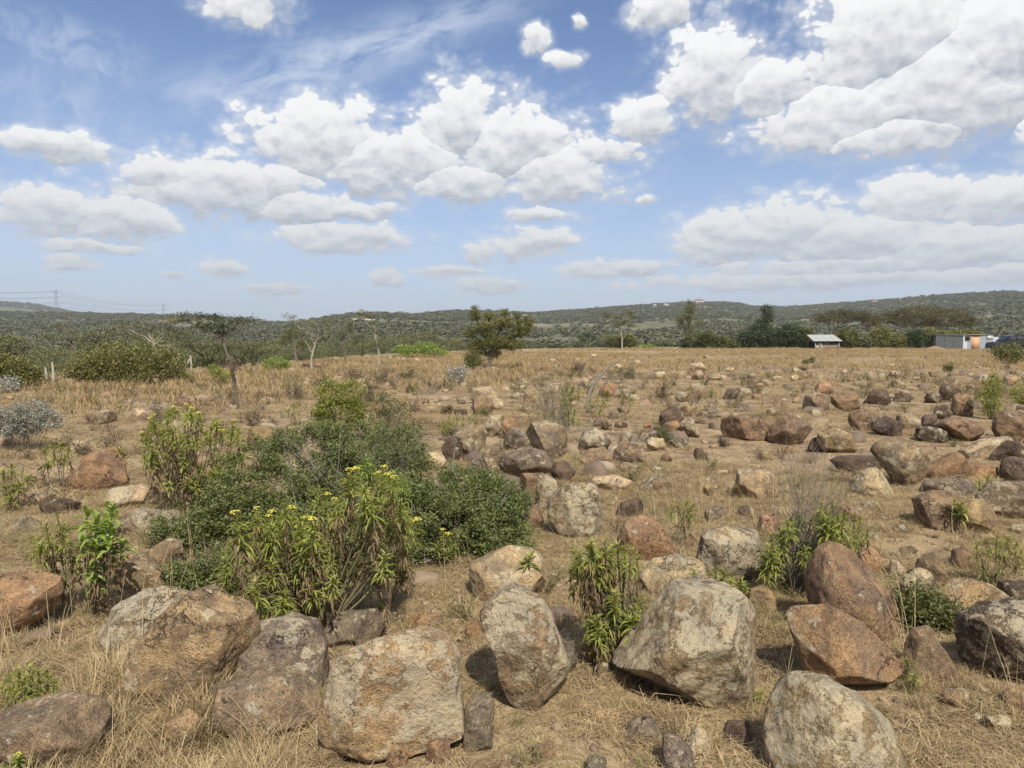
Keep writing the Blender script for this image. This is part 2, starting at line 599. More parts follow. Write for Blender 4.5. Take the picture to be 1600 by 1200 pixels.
# lichen crusts: big blotches with crumbly rims, small dots
wp = t.node('ShaderNodeTexNoise'); t.l.new(P, wp.inputs['Vector']); wp.inputs['Scale'].default_value = 20; wp.inputs['Detail'].default_value = 6; wp.inputs['Roughness'].default_value = 0.68
Pw = t.v('ADD', P, t.v('MULTIPLY', t.v('SUBTRACT', wp.outputs['Color'], (0.5, 0.5, 0.5)), (0.15, 0.15, 0.15)))
vb = t.voro(Pw, 15.0)
vb2 = t.voro(Pw, 38.0)
amt = oi.outputs['Alpha']
zone = t.noise(t.v('ADD', P, (9.0, 2.0, 4.0)), 4.2, 5, 0.62)
thr = t.m('ADD', t.m('MULTIPLY', amt, 0.62), t.m('MULTIPLY', t.m('SUBTRACT', zone, 0.55), 1.5))
l1 = t.ss(t.m('SUBTRACT', thr, t.m('MULTIPLY', vb, 0.75)), -0.05, 0.07)
l2 = t.ss(t.m('SUBTRACT', t.m('MULTIPLY', thr, 0.85), t.m('MULTIPLY', vb2, 0.8)), -0.02, 0.06)
lw = t.voro(P, 85.0)
pit = t.m('MULTIPLY', t.ss(t.voro(t.v('ADD', P, (3.0, 1.0, 2.0)), 60.0), 0.26, 0.12), t.ss(t.noise(P, 9, 3, 0.6), 0.42, 0.60))
l3 = t.m('MULTIPLY', t.ss(lw, 0.2, 0.1), t.ss(t.m('ADD', zone, t.m('MULTIPLY', amt, 0.35)), 0.45, 0.62))
lich = t.m('MAXIMUM', t.m('MAXIMUM', l1, l2), l3)
lich = t.m('MULTIPLY', lich, t.ss(n_hi, 0.25, 0.48, 0.45, 1.0))
lcol = t.mix(t.ss(t.noise(P, 6, 4, 0.6), 0.35, 0.65), (0.54, 0.455, 0.30), (0.42, 0.375, 0.28))
lcol = t.mix(t.m('MULTIPLY', t.ss(t.noise(t.v('ADD', P, (1.0, 8.0, 4.0)), 5, 3, 0.6), 0.58, 0.70), rust), lcol, (0.44, 0.25, 0.13))
c = t.mix(t.m('MULTIPLY', lich, 0.66), c, lcol)
crk = t.voro(t.v('MULTIPLY', Pw, (1.0, 1.0, 2.2)), 3.4, 'DISTANCE_TO_EDGE')
crack = t.m('MULTIPLY', t.ss(crk, 0.016, 0.003), t.ss(t.noise(P, 2.2, 2, 0.5), 0.50, 0.58))
c = t.mix(t.m('MULTIPLY', pit, 0.6), c, (0.07, 0.055, 0.04))
c = t.mix(t.m('MULTIPLY', crack, 0.62), c, (0.05, 0.038, 0.028))
bump = t.m('ADD', t.m('MULTIPLY', n_mid, 1.3), t.m('MULTIPLY', n_hi, 0.45))
bump = t.m('ADD', bump, t.m('MULTIPLY', n_gr, 0.20))
bump = t.m('ADD', bump, t.m('MULTIPLY', lich, 0.10))
bump = t.m('SUBTRACT', bump, t.m('MULTIPLY', crack, 1.4))
bump = t.m('SUBTRACT', bump, t.m('MULTIPLY', pit, 0.25))
finish(t, c, 0.92, bump, 1.0, 0.03, spec=0.18)
for nd in list(t.n):
    if nd.type == 'VECT_MATH' and not nd.outputs[0].is_linked and not nd.outputs[1].is_linked:
        t.n.remove(nd)

# ------------------------------------------------------------------ rock meshes
_ico = {}


def ico(n):
    if n not in _ico:
        import bmesh
        bm = bmesh.new()
        bmesh.ops.create_icosphere(bm, subdivisions=n, radius=1)
        V = np.array([v.co[:] for v in bm.verts])
        f = np.array([[v.index for v in p.verts] for p in bm.faces])
        bm.free()
        _ico[n] = (V, f)
    return _ico[n]


def auto_outline(w, h, seed, n=9, boxy=0.62):
    rg = np.random.RandomState(seed)
    a = np.sort((np.arange(n) + rg.uniform(-.32, .32, n)) / n * 2 * np.pi)
    p = []
    for q in a:
        cx, sx = math.cos(q), math.sin(q)
        k = rg.uniform(0.86, 1.05)
        p.append((w / 2 * math.copysign(abs(cx) ** boxy, cx) * k, h / 2 * math.copysign(abs(sx) ** boxy, sx) * k))
    return np.array(p)


def rock_mesh(name, poly, depth, seed, level, rough=1.0, facets=7, e=0.80):
    """poly: outline (n,2) in metres in the rock's own upright plane (x across, z up) about its centre; depth = half thickness"""
    S_, f = ico(level)
    rg = np.random.RandomState(seed)
    ang = np.arctan2(poly[:, 1], poly[:, 0])
    o = np.argsort(ang)
    poly = poly[o]; ang = ang[o]
    # dense radial function of the polygon
    th = np.linspace(-np.pi, np.pi, 361)
    Rf = np.zeros(361)
    pa = np.vstack([poly, poly[:1]])
    for i in range(len(poly)):
        x1, y1 = pa[i]; x2, y2 = pa[i + 1]
        dx, dy = x2 - x1, y2 - y1
        for k, q in enumerate(th):
            cx, sx = math.cos(q), math.sin(q)
            den = cx * dy - sx * dx
            if abs(den) < 1e-9: continue
            r_ = (x1 * dy - y1 * dx) / den
            if r_ <= 0: continue
            s_ = ((r_ * cx - x1) * dx + (r_ * sx - y1) * dy) / (dx * dx + dy * dy)
            if -1e-6 <= s_ <= 1 + 1e-6: Rf[k] = max(Rf[k], r_)
    Rf[Rf == 0] = np.mean(Rf[Rf > 0])
    ker = np.array([1, 2, 3, 4, 3, 2, 1.]) ; ker /= ker.sum()
    Rf = np.convolve(np.concatenate([Rf[-4:-1], Rf, Rf[1:4]]), ker, 'valid')
    q = np.arctan2(S_[:, 2], S_[:, 0])
    Rr = np.interp(q, th, Rf)
    rho = np.hypot(S_[:, 0], S_[:, 2])
    sy = S_[:, 1]
    rh = rho ** e
    V = np.stack([Rr * rh * np.cos(q), depth * np.sign(sy) * np.abs(sy) ** e, Rr * rh * np.sin(q)], -1)
    # flat faces: planes cut from the body, mostly on the side seen
    size = float(np.mean(Rf))
    ext = np.array([size, depth, size])
    for k in range(facets + 3):
        n = rg.normal(size=3)
        n[1] = -abs(n[1]) * 0.9 - 0.25 if rg.rand() < 0.75 else n[1]
        n /= np.linalg.norm(n)
        sup = (V @ n).max()
        c_ = sup * rg.uniform(0.62, 0.92)
        dd = V @ n - c_
        over = dd > 0
        keep = 0.05
        V[over] -= (dd[over] * (1 - keep))[:, None] * n
    # roughness
    rad = V / (np.linalg.norm(V, axis=1, keepdims=True) + 1e-9)
    amp = size * 0.055 * rough
    so = rg.uniform(0, 90, 3)
    V = V + rad * (fbm(V / size * 1.6 + so, seed % 999, 3) * amp)[:, None]
    if level >= 4:
        rid = 1 - np.abs(fbm(V / size * 3.1 + so * 1.7, seed % 977 + 5, 4))
        V = V + rad * ((rid - 0.7) * amp * 0.55)[:, None]
        V = V + rad * (fbm(V / size * 11 + so, seed % 991 + 9, 3) * amp * 0.22)[:, None]
    # keep the outline's full size after cutting and weathering
    for ax, c_ in ((0, 0), (2, 1)):
        lo, hi = V[:, ax].min(), V[:, ax].max()
        tl, th_ = poly[:, c_].min(), poly[:, c_].max()
        V[:, ax] = tl + (V[:, ax] - lo) * (th_ - tl) / (hi - lo)
    return V, f


TONE = {   # r, g, b, lichen, rust
    'tan':    (0.37, 0.29, 0.18, 0.42, 0.25),
    'lichen': (0.27, 0.215, 0.145, 0.80, 0.15),
    'rustlichen': (0.38, 0.285, 0.185, 0.78, 0.75),
    'orange': (0.335, 0.230, 0.146, 0.22, 0.32),
    'brown':  (0.25, 0.185, 0.130, 0.25, 0.22),
    'dark':   (0.125, 0.097, 0.080, 0.25, 0.12),
    'darkl':  (0.110, 0.092, 0.075, 0.55, 0.10),
    'pale':   (0.50, 0.42, 0.29, 0.60, 0.05),
    'grey':   (0.20, 0.175, 0.145, 0.50, 0.10),
    'greybrown': (0.27, 0.215, 0.150, 0.50, 0.20),
}
FOOT = []          # x, y, radius of every stone, keeps grass from growing through the middle


def stone(px_poly, tone, label, group=None, name='boulder', thick=0.8, lift=0.0, level=None, facets=6, rough=1.0, seed=None, e=0.74):
    px_poly = np.array(px_poly, dtype=float)
    seed = seed if seed is not None else int(px_poly.sum() * 7) % 99991
    by = px_poly[:, 1].max()
    lowp = px_poly[px_poly[:, 1] > by - 6][:, 0].mean()
    cx = (px_poly[:, 0].min() + px_poly[:, 0].max()) / 2
    cy = (px_poly[:, 1].min() + by) / 2
    _, tg = hit(lowp, min(by, 1235))
    if by > 1235:
        tg = tg * (1235 - HOR) / (by - HOR)
    wm = (px_poly[:, 0].max() - px_poly[:, 0].min()) / F * tg
    hm = (by - px_poly[:, 1].min()) / F * tg
    depth = max(0.30 * (wm + hm), 0.35 * wm) * thick * 0.85
    t_c = tg + depth * (0.62 - lift)
    d = ray(cx, cy)
    C = CAMP + d * t_c
    k = t_c / F
    poly = np.stack([(px_poly[:, 0] - cx) * k, -(px_poly[:, 1] - cy) * k], -1)
    # buried foot: let the low part of the outline reach into the soil
    lowm = poly[:, 1] < -0.25 * hm
    poly[lowm, 1] -= 0.05 * hm + 0.015 - lift * 0.03
    if level is None:
        ps = max(px_poly[:, 0].max() - px_poly[:, 0].min(), by - px_poly[:, 1].min())
        level = 6 if ps > 110 else 5 if ps > 45 else 4 if ps > 22 else 3
    V, f = rock_mesh(name, poly, depth, seed, level, rough, facets, e)
    # own axes: x = camera right, y = away, z = up in the outline's plane (leans back a little)
    M = Matrix((CAM_R, CAM_F, CAM_U)).transposed().to_4x4()
    base = Vector((C.x, C.y, Hs(C.x, C.y)))
    Vw = V @ np.array(M.to_3x3()).T + np.array(C - base)
    me = mesh_np(name, Vw, [f], True)
    r_, g_, b_, li, ru = TONE[tone]
    o = link(name, me, m_rock)
    o.location = base
    rg = random.Random(seed)
    j = rg.uniform(0.88, 1.12)
    o.color = (r_ * j, g_ * j * rg.uniform(.97, 1.03), b_ * j * rg.uniform(.94, 1.06), li)
    o['rust'] = float(ru)
    tag(o, label, 'boulder' if name == 'boulder' else 'stone', group)
    FOOT.append((C.x, C.y, wm * 0.42))
    return o


def st(x, y, w, h, tone, label, name='stone', **kw):
    """stone given by centre and size in photo pixels, with an irregular outline of its own"""
    p = auto_outline(w, h, int(x * 31 + y * 17) % 9973, 9 if w > 35 else 8) * (1, -1) + (x, y)
    return stone(p, tone, label, name=name, **kw)


B = [
 ([(500,1140),(498,1120),(508,1095),(525,1035),(540,1010),(575,990),(620,983),(670,985),(705,1000),(717,1025),(720,1070),(727,1110),(722,1135),(690,1150),(640,1160),(580,1166),(530,1160)], 'rustlichen', 'big flat faced boulder with rusty streaks and pale lichen at the bottom centre', dict(lift=.75, facets=1, thick=.6, e=.55)),
 ([(750,960),(765,945),(820,913),(835,935),(858,965),(870,1000),(885,1035),(893,1080),(890,1105),(850,1110),(820,1100),(790,1070),(765,1020),(752,985)], 'lichen', 'tall leaning grey boulder with a pointed top, right of the big flat faced boulder', dict(lift=.3)),
 ([(960,1050),(985,1010),(1005,985),(1045,935),(1100,913),(1150,945),(1185,985),(1197,1010),(1195,1045),(1170,1065),(1140,1100),(1095,1103),(1040,1098),(1000,1085),(975,1065)], 'lichen', 'large peaked boulder with cream lichen and a brown front, behind drooping green plant', dict(lift=.35, facets=8)),
 ([(1198,1150),(1208,1100),(1235,1062),(1275,1055),(1310,1062),(1345,1090),(1385,1120),(1420,1150),(1440,1200),(1440,1240),(1210,1240)], 'lichen', 'rounded lichen speckled boulder cut by the bottom edge, in front of the orange slab', dict(facets=4)),
 ([(1237,965),(1245,952),(1300,948),(1340,968),(1375,1000),(1405,1030),(1418,1055),(1412,1075),(1370,1078),(1310,1065),(1270,1045),(1248,1000)], 'orange', 'smooth orange brown slab leaning against the brown pyramid boulder', dict(facets=4, rough=.6)),
 ([(1268,935),(1265,900),(1280,860),(1300,848),(1335,855),(1365,885),(1395,920),(1405,945),(1403,1000),(1380,1000),(1340,990),(1300,970)], 'brown', 'purplish brown pyramid boulder right of the leafy shrub with bare twigs', dict(facets=5, rough=.7)),
 ([(1408,1000),(1412,985),(1455,978),(1468,1000),(1490,1035),(1502,1055),(1490,1062),(1445,1058),(1415,1050)], 'greybrown', 'thin upright slab with a pale edge between orange slab and dark boulder', dict(thick=.45, facets=4)),
 ([(1505,990),(1515,960),(1545,942),(1600,936),(1640,940),(1650,1000),(1640,1060),(1590,1065),(1545,1055),(1515,1030)], 'darkl', 'dark boulder covered in lichen spots, cut by the right edge', dict(lift=.3)),
 ([(732,900),(735,885),(760,870),(795,853),(830,858),(850,880),(855,915),(830,932),(790,936),(755,935),(738,920)], 'pale', 'cream coloured smooth boulder just above the pointed leaning boulder', dict(facets=4, lift=.2, rough=.7)),
 ([(190,1105),(195,1060),(230,1000),(270,955),(300,935),(350,920),(385,925),(395,970),(400,1000),(370,1040),(345,1060),(320,1085),(260,1092),(215,1105)], 'tan', 'huge cracked tan slab leaning at the left of the flowering bush', dict(facets=2, thick=.55, rough=1.0, e=.6)),
 ([(163,975),(170,950),(195,928),(240,920),(290,925),(270,960),(235,1000),(215,1040),(180,1025),(168,1000)], 'lichen', 'blocky lichen covered boulder on the left side of the huge tan slab', dict(thick=.7, e=.6)),
 ([(350,1050),(365,1000),(400,972),(450,962),(495,975),(512,1005),(508,1060),(470,1085),(400,1082)], 'grey', 'broad grey boulder right under the stems of the flowering bush', dict(facets=4, thick=.9)),
 ([(312,1118),(325,1068),(370,1048),(440,1055),(490,1078),(498,1112),(470,1138),(400,1146),(335,1140)], 'greybrown', 'low half buried brown slab in front of the broad grey boulder', dict(facets=4, thick=1.1)),
 ([(500,1015),(510,965),(545,955),(585,950),(600,965),(600,990),(560,1015)], 'grey', 'grey stone with a pale top directly behind the big flat faced boulder', {}),
 ([(350,1010),(362,985),(385,975),(404,990),(408,1030),(398,1068),(365,1072),(345,1050)], 'lichen', 'grey crusted knob between the huge tan slab and the broad grey brown boulder', dict(thick=.9)),
 ([(-20,1130),(10,1105),(60,1095),(100,1090),(150,1105),(163,1130),(158,1160),(140,1195),(100,1225),(-20,1225)], 'greybrown', 'grey brown boulder in the bottom left corner above the yellow flower', dict(facets=5)),
 ([(-30,905),(0,900),(50,897),(85,905),(92,930),(70,960),(30,985),(-30,990)], 'orange', 'smooth rust orange boulder cut by the left edge', dict(facets=3, rough=.5, lift=.2)),
 ([(175,900),(190,870),(220,866),(250,890),(268,918),(240,926),(190,928)], 'tan', 'tan stone with leaf shadows right of the broad leaved plant', {}),
 ([(230,865),(262,843),(282,845),(285,870),(270,890),(240,882)], 'greybrown', 'brownish stone tucked under the low end of the dark shrub', {}),
 ([(180,820),(200,798),(235,795),(275,800),(278,822),(240,838),(200,840)], 'lichen', 'pale spotted stone behind the broad leaved plant at left', {}),
 ([(855,810),(858,790),(880,762),(900,752),(925,765),(940,795),(947,815),(935,836),(900,840),(870,835)], 'lichen', 'big egg shaped grey boulder with pinkish lichen below the stone pile', dict(lift=.3)),
 ([(965,845),(980,815),(1005,806),(1030,815),(1050,845),(1062,862),(1040,874),(1000,878),(975,865)], 'orange', 'dome shaped orange brown boulder in the middle of the clearing', dict(facets=3, rough=.6)),
 ([(1000,900),(1020,875),(1060,867),(1095,878),(1108,905),(1100,928),(1040,934),(1010,924)], 'pale', 'rounded cream boulder right below the orange dome boulder', dict(facets=4)),
 ([(963,800),(970,785),(995,778),(1007,790),(1003,808),(975,812)], 'dark', 'small dark oval stone above the orange dome boulder', {}),
 # the pile
 ([(822,680),(830,662),(855,656),(878,664),(888,685),(887,708),(870,718),(845,714),(828,700)], 'greybrown', 'round speckled boulder on the right top of the stone pile', dict(lift=.2)),
 ([(780,738),(788,712),(820,698),(850,703),(864,722),(867,742),(845,746),(800,742)], 'grey', 'flat layered grey slab in the front of the stone pile', dict(facets=4)),
 ([(690,700),(700,685),(715,680),(722,700),(718,718),(705,722),(693,712)], 'dark', 'dark red brown stone at the left end of the pile', {}),
 ([(705,685),(715,672),(745,666),(760,680),(757,705),(740,716),(722,712)], 'greybrown', 'broad dark topped stone on the left part of the pile', {}),
 ([(726,690),(735,683),(750,685),(752,702),(740,712),(730,706)], 'pale', 'white crusted knob of rock wedged in the left of the pile', {}),
 ([(757,665),(765,650),(785,648),(790,668),(780,680),(765,682)], 'lichen', 'light grey green stone at the top back of the pile', {}),
 ([(783,660),(790,652),(806,652),(808,668),(798,688),(786,680)], 'orange', 'bright orange stone at the top back of the pile', {}),
 ([(785,700),(790,678),(808,668),(828,680),(835,700),(815,706),(795,706)], 'grey', 'grey stone with a white crust in the middle of the pile', {}),
 ([(755,725),(757,700),(775,693),(790,705),(785,735),(768,742)], 'greybrown', 'upright grey brown stone in the lower middle of the pile', {}),
 ([(725,735),(740,715),(755,710),(762,735),(750,750),(730,748)], 'grey', 'wedge shaped grey stone at the foot of the pile beside the dark shrub', {}),
 ([(658,722),(668,708),(690,706),(697,722),(685,735),(665,734)], 'pale', 'white broken stone left of the pile beside the dark shrub', {}),
 ([(778,748),(790,741),(808,745),(814,760),(800,772),(784,766)], 'grey', 'small grey stone under the flat layered slab', {}),
 ([(812,755),(818,738),(840,738),(852,748),(845,778),(825,782),(815,772)], 'brown', 'reddish brown stone under the right end of the layered slab', {}),
 ([(835,795),(838,760),(850,745),(868,748),(872,775),(862,800),(848,806)], 'lichen', 'upright stone with a white patch beside the egg shaped boulder', {}),
 ([(860,738),(866,722),(885,720),(900,735),(898,748),(870,752)], 'dark', 'dark grey block right of the layered slab', {}),
 ([(813,810),(820,785),(845,795),(850,815),(838,830),(818,825)], 'brown', 'brown stone half hidden by the right end of the dark shrub', {}),
 ([(733,618),(742,606),(765,604),(778,614),(774,628),(745,632)], 'pale', 'cream topped stone at the far end of the stone line', {}),
 ([(738,640),(742,622),(768,618),(772,640),(760,650),(745,650)], 'brown', 'dark brown stone standing under the cream topped one', {}),
 ([(762,632),(772,622),(786,624),(788,634),(770,640)], 'pale', 'small white stone right of the standing dark brown one', {}),
 ([(816,640),(820,612),(835,604),(850,612),(852,636),(835,645)], 'greybrown', 'round stone seen through the bare twigs of the twiggy bush', {}),
 ([(903,700),(912,675),(935,668),(955,690),(950,702),(925,706)], 'lichen', 'pale pinkish stone right of the twiggy bush', {}),
 ([(905,718),(920,700),(945,698),(957,712),(950,728),(920,730)], 'greybrown', 'brown stone in front of the pale pinkish one', {}),
 ([(958,715),(965,695),(985,690),(1002,698),(1005,718),(985,726),(965,724)], 'greybrown', 'upright brown stone in the open straw right of the pile', {}),
 ([(922,758),(935,745),(965,742),(988,752),(985,762),(945,766)], 'pale', 'low pale flat stone between the egg shaped boulder and brown mound', {}),
 ([(998,762),(1010,747),(1035,742),(1056,756),(1050,768),(1010,770)], 'greybrown', 'low brown mound like stone above the small dark oval one', {}),
 ([(968,732),(978,722),(995,725),(998,735),(985,740)], 'pale', 'small white stone beside the upright brown one', {}),
 ([(1130,676),(1138,655),(1165,648),(1195,655),(1212,676),(1205,688),(1170,686),(1140,682)], 'brown', 'wide brown boulder with a broken dark edge in the open field', dict(lift=.2)),
 ([(1030,668),(1036,642),(1055,635),(1068,645),(1065,668),(1045,675)], 'dark', 'dark rounded stone behind the small orange one', {}),
 ([(1033,672),(1040,660),(1060,657),(1068,672),(1055,682),(1040,682)], 'orange', 'bright orange stone in the cluster of four in the open field', {}),
 ([(1063,660),(1072,652),(1085,652),(1094,668),(1090,684),(1078,680)], 'lichen', 'pale tilted stone right of the bright orange one', {}),
 ([(1050,645),(1062,630),(1085,628),(1097,640),(1090,652),(1062,652)], 'tan', 'tan stone at the back of the cluster of four in the open field', {}),
 ([(1203,688),(1208,662),(1230,652),(1258,660),(1268,680),(1255,696),(1220,696)], 'brown', 'rounded purplish stone right of the wide brown boulder', {}),
 ([(1280,690),(1285,668),(1300,665),(1325,678),(1338,700),(1330,708),(1295,708)], 'tan', 'oblong stone with a bright rounded right end in the open field', {}),
 ([(1262,700),(1270,685),(1284,682),(1290,700),(1280,706)], 'dark', 'dark stone leaning on the left of the oblong bright ended one', {}),
 ([(1256,638),(1260,618),(1275,612),(1290,618),(1296,640),(1275,644)], 'greybrown', 'brown block left of the split block in the far stones', {}),
 ([(1300,640),(1303,618),(1322,613),(1338,618),(1343,640),(1320,644)], 'brown', 'block split into a dark and an orange half in the far stones', {}),
 ([(1273,612),(1282,598),(1300,596),(1306,610),(1290,616)], 'orange', 'orange stone behind the brown block', {}),
 ([(1350,628),(1360,608),(1385,607),(1396,622),(1390,632),(1362,632)], 'dark', 'long dark brown stone behind the far stones', {}),
 ([(1396,628),(1400,614),(1420,614),(1428,622),(1415,628)], 'dark', 'flat dark stone right of the long dark brown one', {}),
 ([(1446,628),(1450,614),(1466,612),(1472,624),(1462,630)], 'dark', 'low black stone left of the peaked dark stone', {}),
 ([(1468,626),(1475,604),(1488,600),(1498,612),(1500,626)], 'dark', 'peaked dark stone before the slim bush at right', {}),
 ([(1488,648),(1492,622),(1510,614),(1522,625),(1520,650)], 'brown', 'upright reddish stone left of the slim green bush', {}),
 ([(1460,650),(1464,634),(1478,632),(1490,648),(1478,656)], 'darkl', 'black and white spotted stone left of the upright reddish one', {}),
 ([(1328,668),(1334,646),(1352,640),(1372,648),(1376,668),(1352,674)], 'brown', 'rounded brown stone in the band of far stones', {}),
 ([(1362,676),(1368,658),(1388,650),(1408,660),(1410,676),(1385,682)], 'dark', 'chunky dark stone beside the rounded brown one', {}),
 ([(1400,668),(1405,648),(1422,644),(1440,656),(1438,672)], 'greybrown', 'pale topped stone behind the chunky dark one', {}),
 ([(1440,665),(1445,650),(1460,646),(1466,660),(1455,668)], 'dark', 'small black hollow stone left of the large brown lying boulder', {}),  # dark stone stands in for the shaded hole between its neighbours
 ([(1462,668),(1475,655),(1505,652),(1530,660),(1532,680),(1520,690),(1490,686)], 'brown', 'large brown lying boulder with an orange underside at right', {}),
 ([(1434,685),(1440,668),(1462,666),(1488,680),(1490,690),(1455,692)], 'darkl', 'knobbly lichen stone in front of the large brown lying boulder', {}),
 ([(1297,724),(1318,711),(1370,711),(1387,726),(1350,733),(1305,740)], 'dark', 'flat dark slab tipped on its edge over a pale buried stone', dict(thick=.6, lift=.3)),
 ([(1332,762),(1345,735),(1370,730),(1390,750),(1400,772),(1360,778)], 'pale', 'pale buried stone right under the tipped dark slab', {}),
 ([(1365,705),(1375,690),(1400,683),(1430,700),(1455,725),(1452,745),(1420,762),(1400,745),(1380,725)], 'greybrown', 'large rough brown boulder with a dark cleft right of the tipped slab', dict(facets=7)),
 ([(1443,748),(1455,730),(1495,706),(1520,722),(1512,744),(1470,752)], 'orange', 'orange pyramid stone with a dark left side', dict(lift=.2)),
 ([(1508,745),(1512,728),(1540,724),(1562,732),(1560,748),(1530,750)], 'orange', 'brown orange rounded stone right of the orange pyramid', {}),
 ([(1500,712),(1540,688),(1580,682),(1590,692),(1560,710),(1520,718)], 'pale', 'pale flat slab slanting up to the right behind the orange pyramid', dict(thick=.6)),
 ([(1546,718),(1552,696),(1575,688),(1605,695),(1610,720),(1575,722)], 'dark', 'dark stone beside the slanting pale slab at the right edge', {}),
 ([(1554,672),(1558,645),(1575,638),(1605,645),(1612,690),(1570,692)], 'brown', 'tall brown boulder at the right edge under the olive bush', {}),
 ([(1430,780),(1460,766),(1500,768),(1520,785),(1510,828),(1460,826),(1435,805)], 'brown', 'dark brown half of the split loaf shaped boulder', dict(lift=.25)),
 ([(1498,815),(1505,780),(1535,778),(1558,800),(1561,820),(1542,834),(1510,832)], 'tan', 'tan rounded half of the split loaf shaped boulder', dict(lift=.25)),
 ([(1440,768),(1450,750),(1490,745),(1530,752),(1532,772),(1480,778)], 'grey', 'grey stone right behind the split loaf shaped boulder', {}),
 ([(1530,775),(1555,752),(1600,752),(1625,770),(1620,812),(1580,812),(1545,800)], 'greybrown', 'big shaded boulder at the right edge beyond the loaf shaped one', dict(lift=.2)),
 ([(1566,745),(1572,722),(1590,714),(1612,720),(1612,750),(1585,756)], 'dark', 'dark blocky stone above the shaded boulder at the right edge', {}),
 ([(1146,772),(1158,738),(1190,728),(1212,745),(1215,772),(1180,782)], 'tan', 'sandy half buried stone behind the shrub with bare twigs', {}),
 ([(1182,830),(1190,805),(1208,802),(1220,815),(1215,834)], 'orange', 'small orange tan stone above the leafy shrub', {}),
 ([(1338,885),(1345,858),(1365,855),(1378,875),(1372,895),(1350,896)], 'orange', 'orange stone on the right shoulder of the purplish pyramid boulder', {}),
 ([(1388,898),(1395,875),(1412,885),(1418,898),(1405,904)], 'pale', 'little white chip of stone right of the pyramid boulder', {}),
 ([(1430,905),(1440,875),(1462,863),(1478,880),(1480,908),(1450,915)], 'greybrown', 'brown stone above the white pointed stone', {}),
 ([(1408,916),(1416,905),(1440,890),(1462,915),(1455,938),(1430,942),(1415,934)], 'pale', 'white pointed stone with a yellowish tip at the right', dict(facets=7)),
 ([(1486,885),(1492,860),(1510,854),(1522,870),(1515,890)], 'brown', 'small red brown stone above the long tan slab', {}),
 ([(1466,950),(1470,915),(1500,905),(1550,915),(1580,935),(1570,960),(1520,965)], 'tan', 'long tan slab with a black crack behind the dark spotted boulder', dict(thick=.6)),
 ([(1562,935),(1568,912),(1590,905),(1625,915),(1625,940)], 'dark', 'black stone at the right edge behind the dark spotted boulder', {}),
 ([(1165,955),(1175,922),(1200,915),(1215,935),(1212,955)], 'tan', 'round tan stone at the foot of the leafy shrub', {}),
 ([(1085,895),(1098,840),(1130,822),(1180,830),(1200,860),(1195,900),(1140,912)], 'lichen', 'wide crumbly lichen rock shaded by the leafy shrub', {}),
 ([(722,1160),(726,1110),(738,1088),(765,1085),(773,1105),(770,1168),(745,1175)], 'grey', 'long upright stone with a cream cap right of the big flat faced boulder', {}),
 ([(498,1192),(500,1160),(530,1150),(545,1170),(530,1195)], 'tan', 'small tan wedge under the left corner of the big flat faced boulder', {}),
 ([(603,1192),(605,1172),(625,1166),(641,1172),(636,1190),(618,1198)], 'orange', 'small orange stone under the middle of the big flat faced boulder', {}),
 ([(665,1188),(668,1160),(685,1154),(704,1160),(702,1188),(685,1194)], 'orange', 'square orange stone under the right of the big flat faced boulder', {}),
 ([(726,992),(730,968),(745,966),(752,985),(745,998)], 'orange', 'small orange stone left of the leaning pointed boulder', {}),
 ([(1033,1215),(1038,1150),(1055,1145),(1080,1170),(1092,1215)], 'grey', 'grey broken stone with a crack below the large peaked boulder', {}),
 ([(1070,1165),(1085,1138),(1100,1138),(1112,1160),(1105,1185),(1085,1185)], 'pale', 'cream pointed stone under the large peaked boulder', {}),
 ([(912,1215),(918,1185),(935,1180),(950,1190),(950,1215)], 'grey', 'small grey stone at the bottom edge left of the cracked grey one', {}),
 ([(212,1150),(222,1120),(245,1112),(268,1125),(260,1145),(230,1155)], 'tan', 'low tan stone in the straw before the huge tan slab', {}),
 ([(255,1165),(262,1128),(285,1112),(310,1125),(315,1155),(290,1175)], 'tan', 'speckled tan stone at the foot of the grey brown boulder', {}),
 ([(872,1038),(876,1008),(898,1002),(902,1030),(895,1050),(880,1052)], 'grey', 'square grey block beside the leaning pointed boulder', {}),
 ([(120,752),(132,712),(165,698),(190,712),(196,752),(150,768)], 'orange', 'orange sloping boulder behind the small shrubs at left', {}),
 ([(318,785),(330,752),(365,742),(400,748),(395,785),(350,795)], 'rustlichen', 'pinkish lichen boulder left of the dark shrub', {}),
 ([(60,800),(68,782),(95,778),(122,786),(120,800),(85,806)], 'dark', 'flat dark brown stone before the small shrubs at left', {}),
 ([(14,832),(22,812),(45,808),(62,820),(55,835)], 'grey', 'small grey stone by the left edge', {}),
 ([(40,782),(48,770),(75,768),(85,778),(60,786)], 'pale', 'pale low stone behind the flat dark brown one', {}),
 ([(165,785),(180,762),(215,756),(245,768),(240,788),(195,794)], 'pale', 'pale grassy mound stone under the yellow flowering bush', {}),
 ([(385,698),(392,668),(415,664),(440,672),(440,698),(410,704)], 'tan', 'tan stone peeping out left behind the dark shrub', {}),
 ([(382,716),(388,704),(412,700),(430,710),(410,718)], 'pale', 'long pale stone under the tan one behind the dark shrub', {}),
 ([(108,702),(114,688),(135,690),(140,702),(122,708)], 'pale', 'white stone by the orange sloping boulder', {}),
 ([(205,650),(210,638),(222,636),(230,646),(218,652)], 'pale', 'round white stone in straw above the yellow flowering bush', {}),
 ([(575,645),(580,630),(597,628),(600,642),(588,650)], 'orange', 'orange stone between the tall leafy bush and its dry neighbour', {}),
 ([(555,665),(560,650),(578,648),(580,665),(566,670)], 'pale', 'greyish pink stone beside the tall leafy bush', {}),
 ([(619,664),(622,656),(631,656),(633,664)], 'pale', 'tiny white stone right of the dry bush', {}),
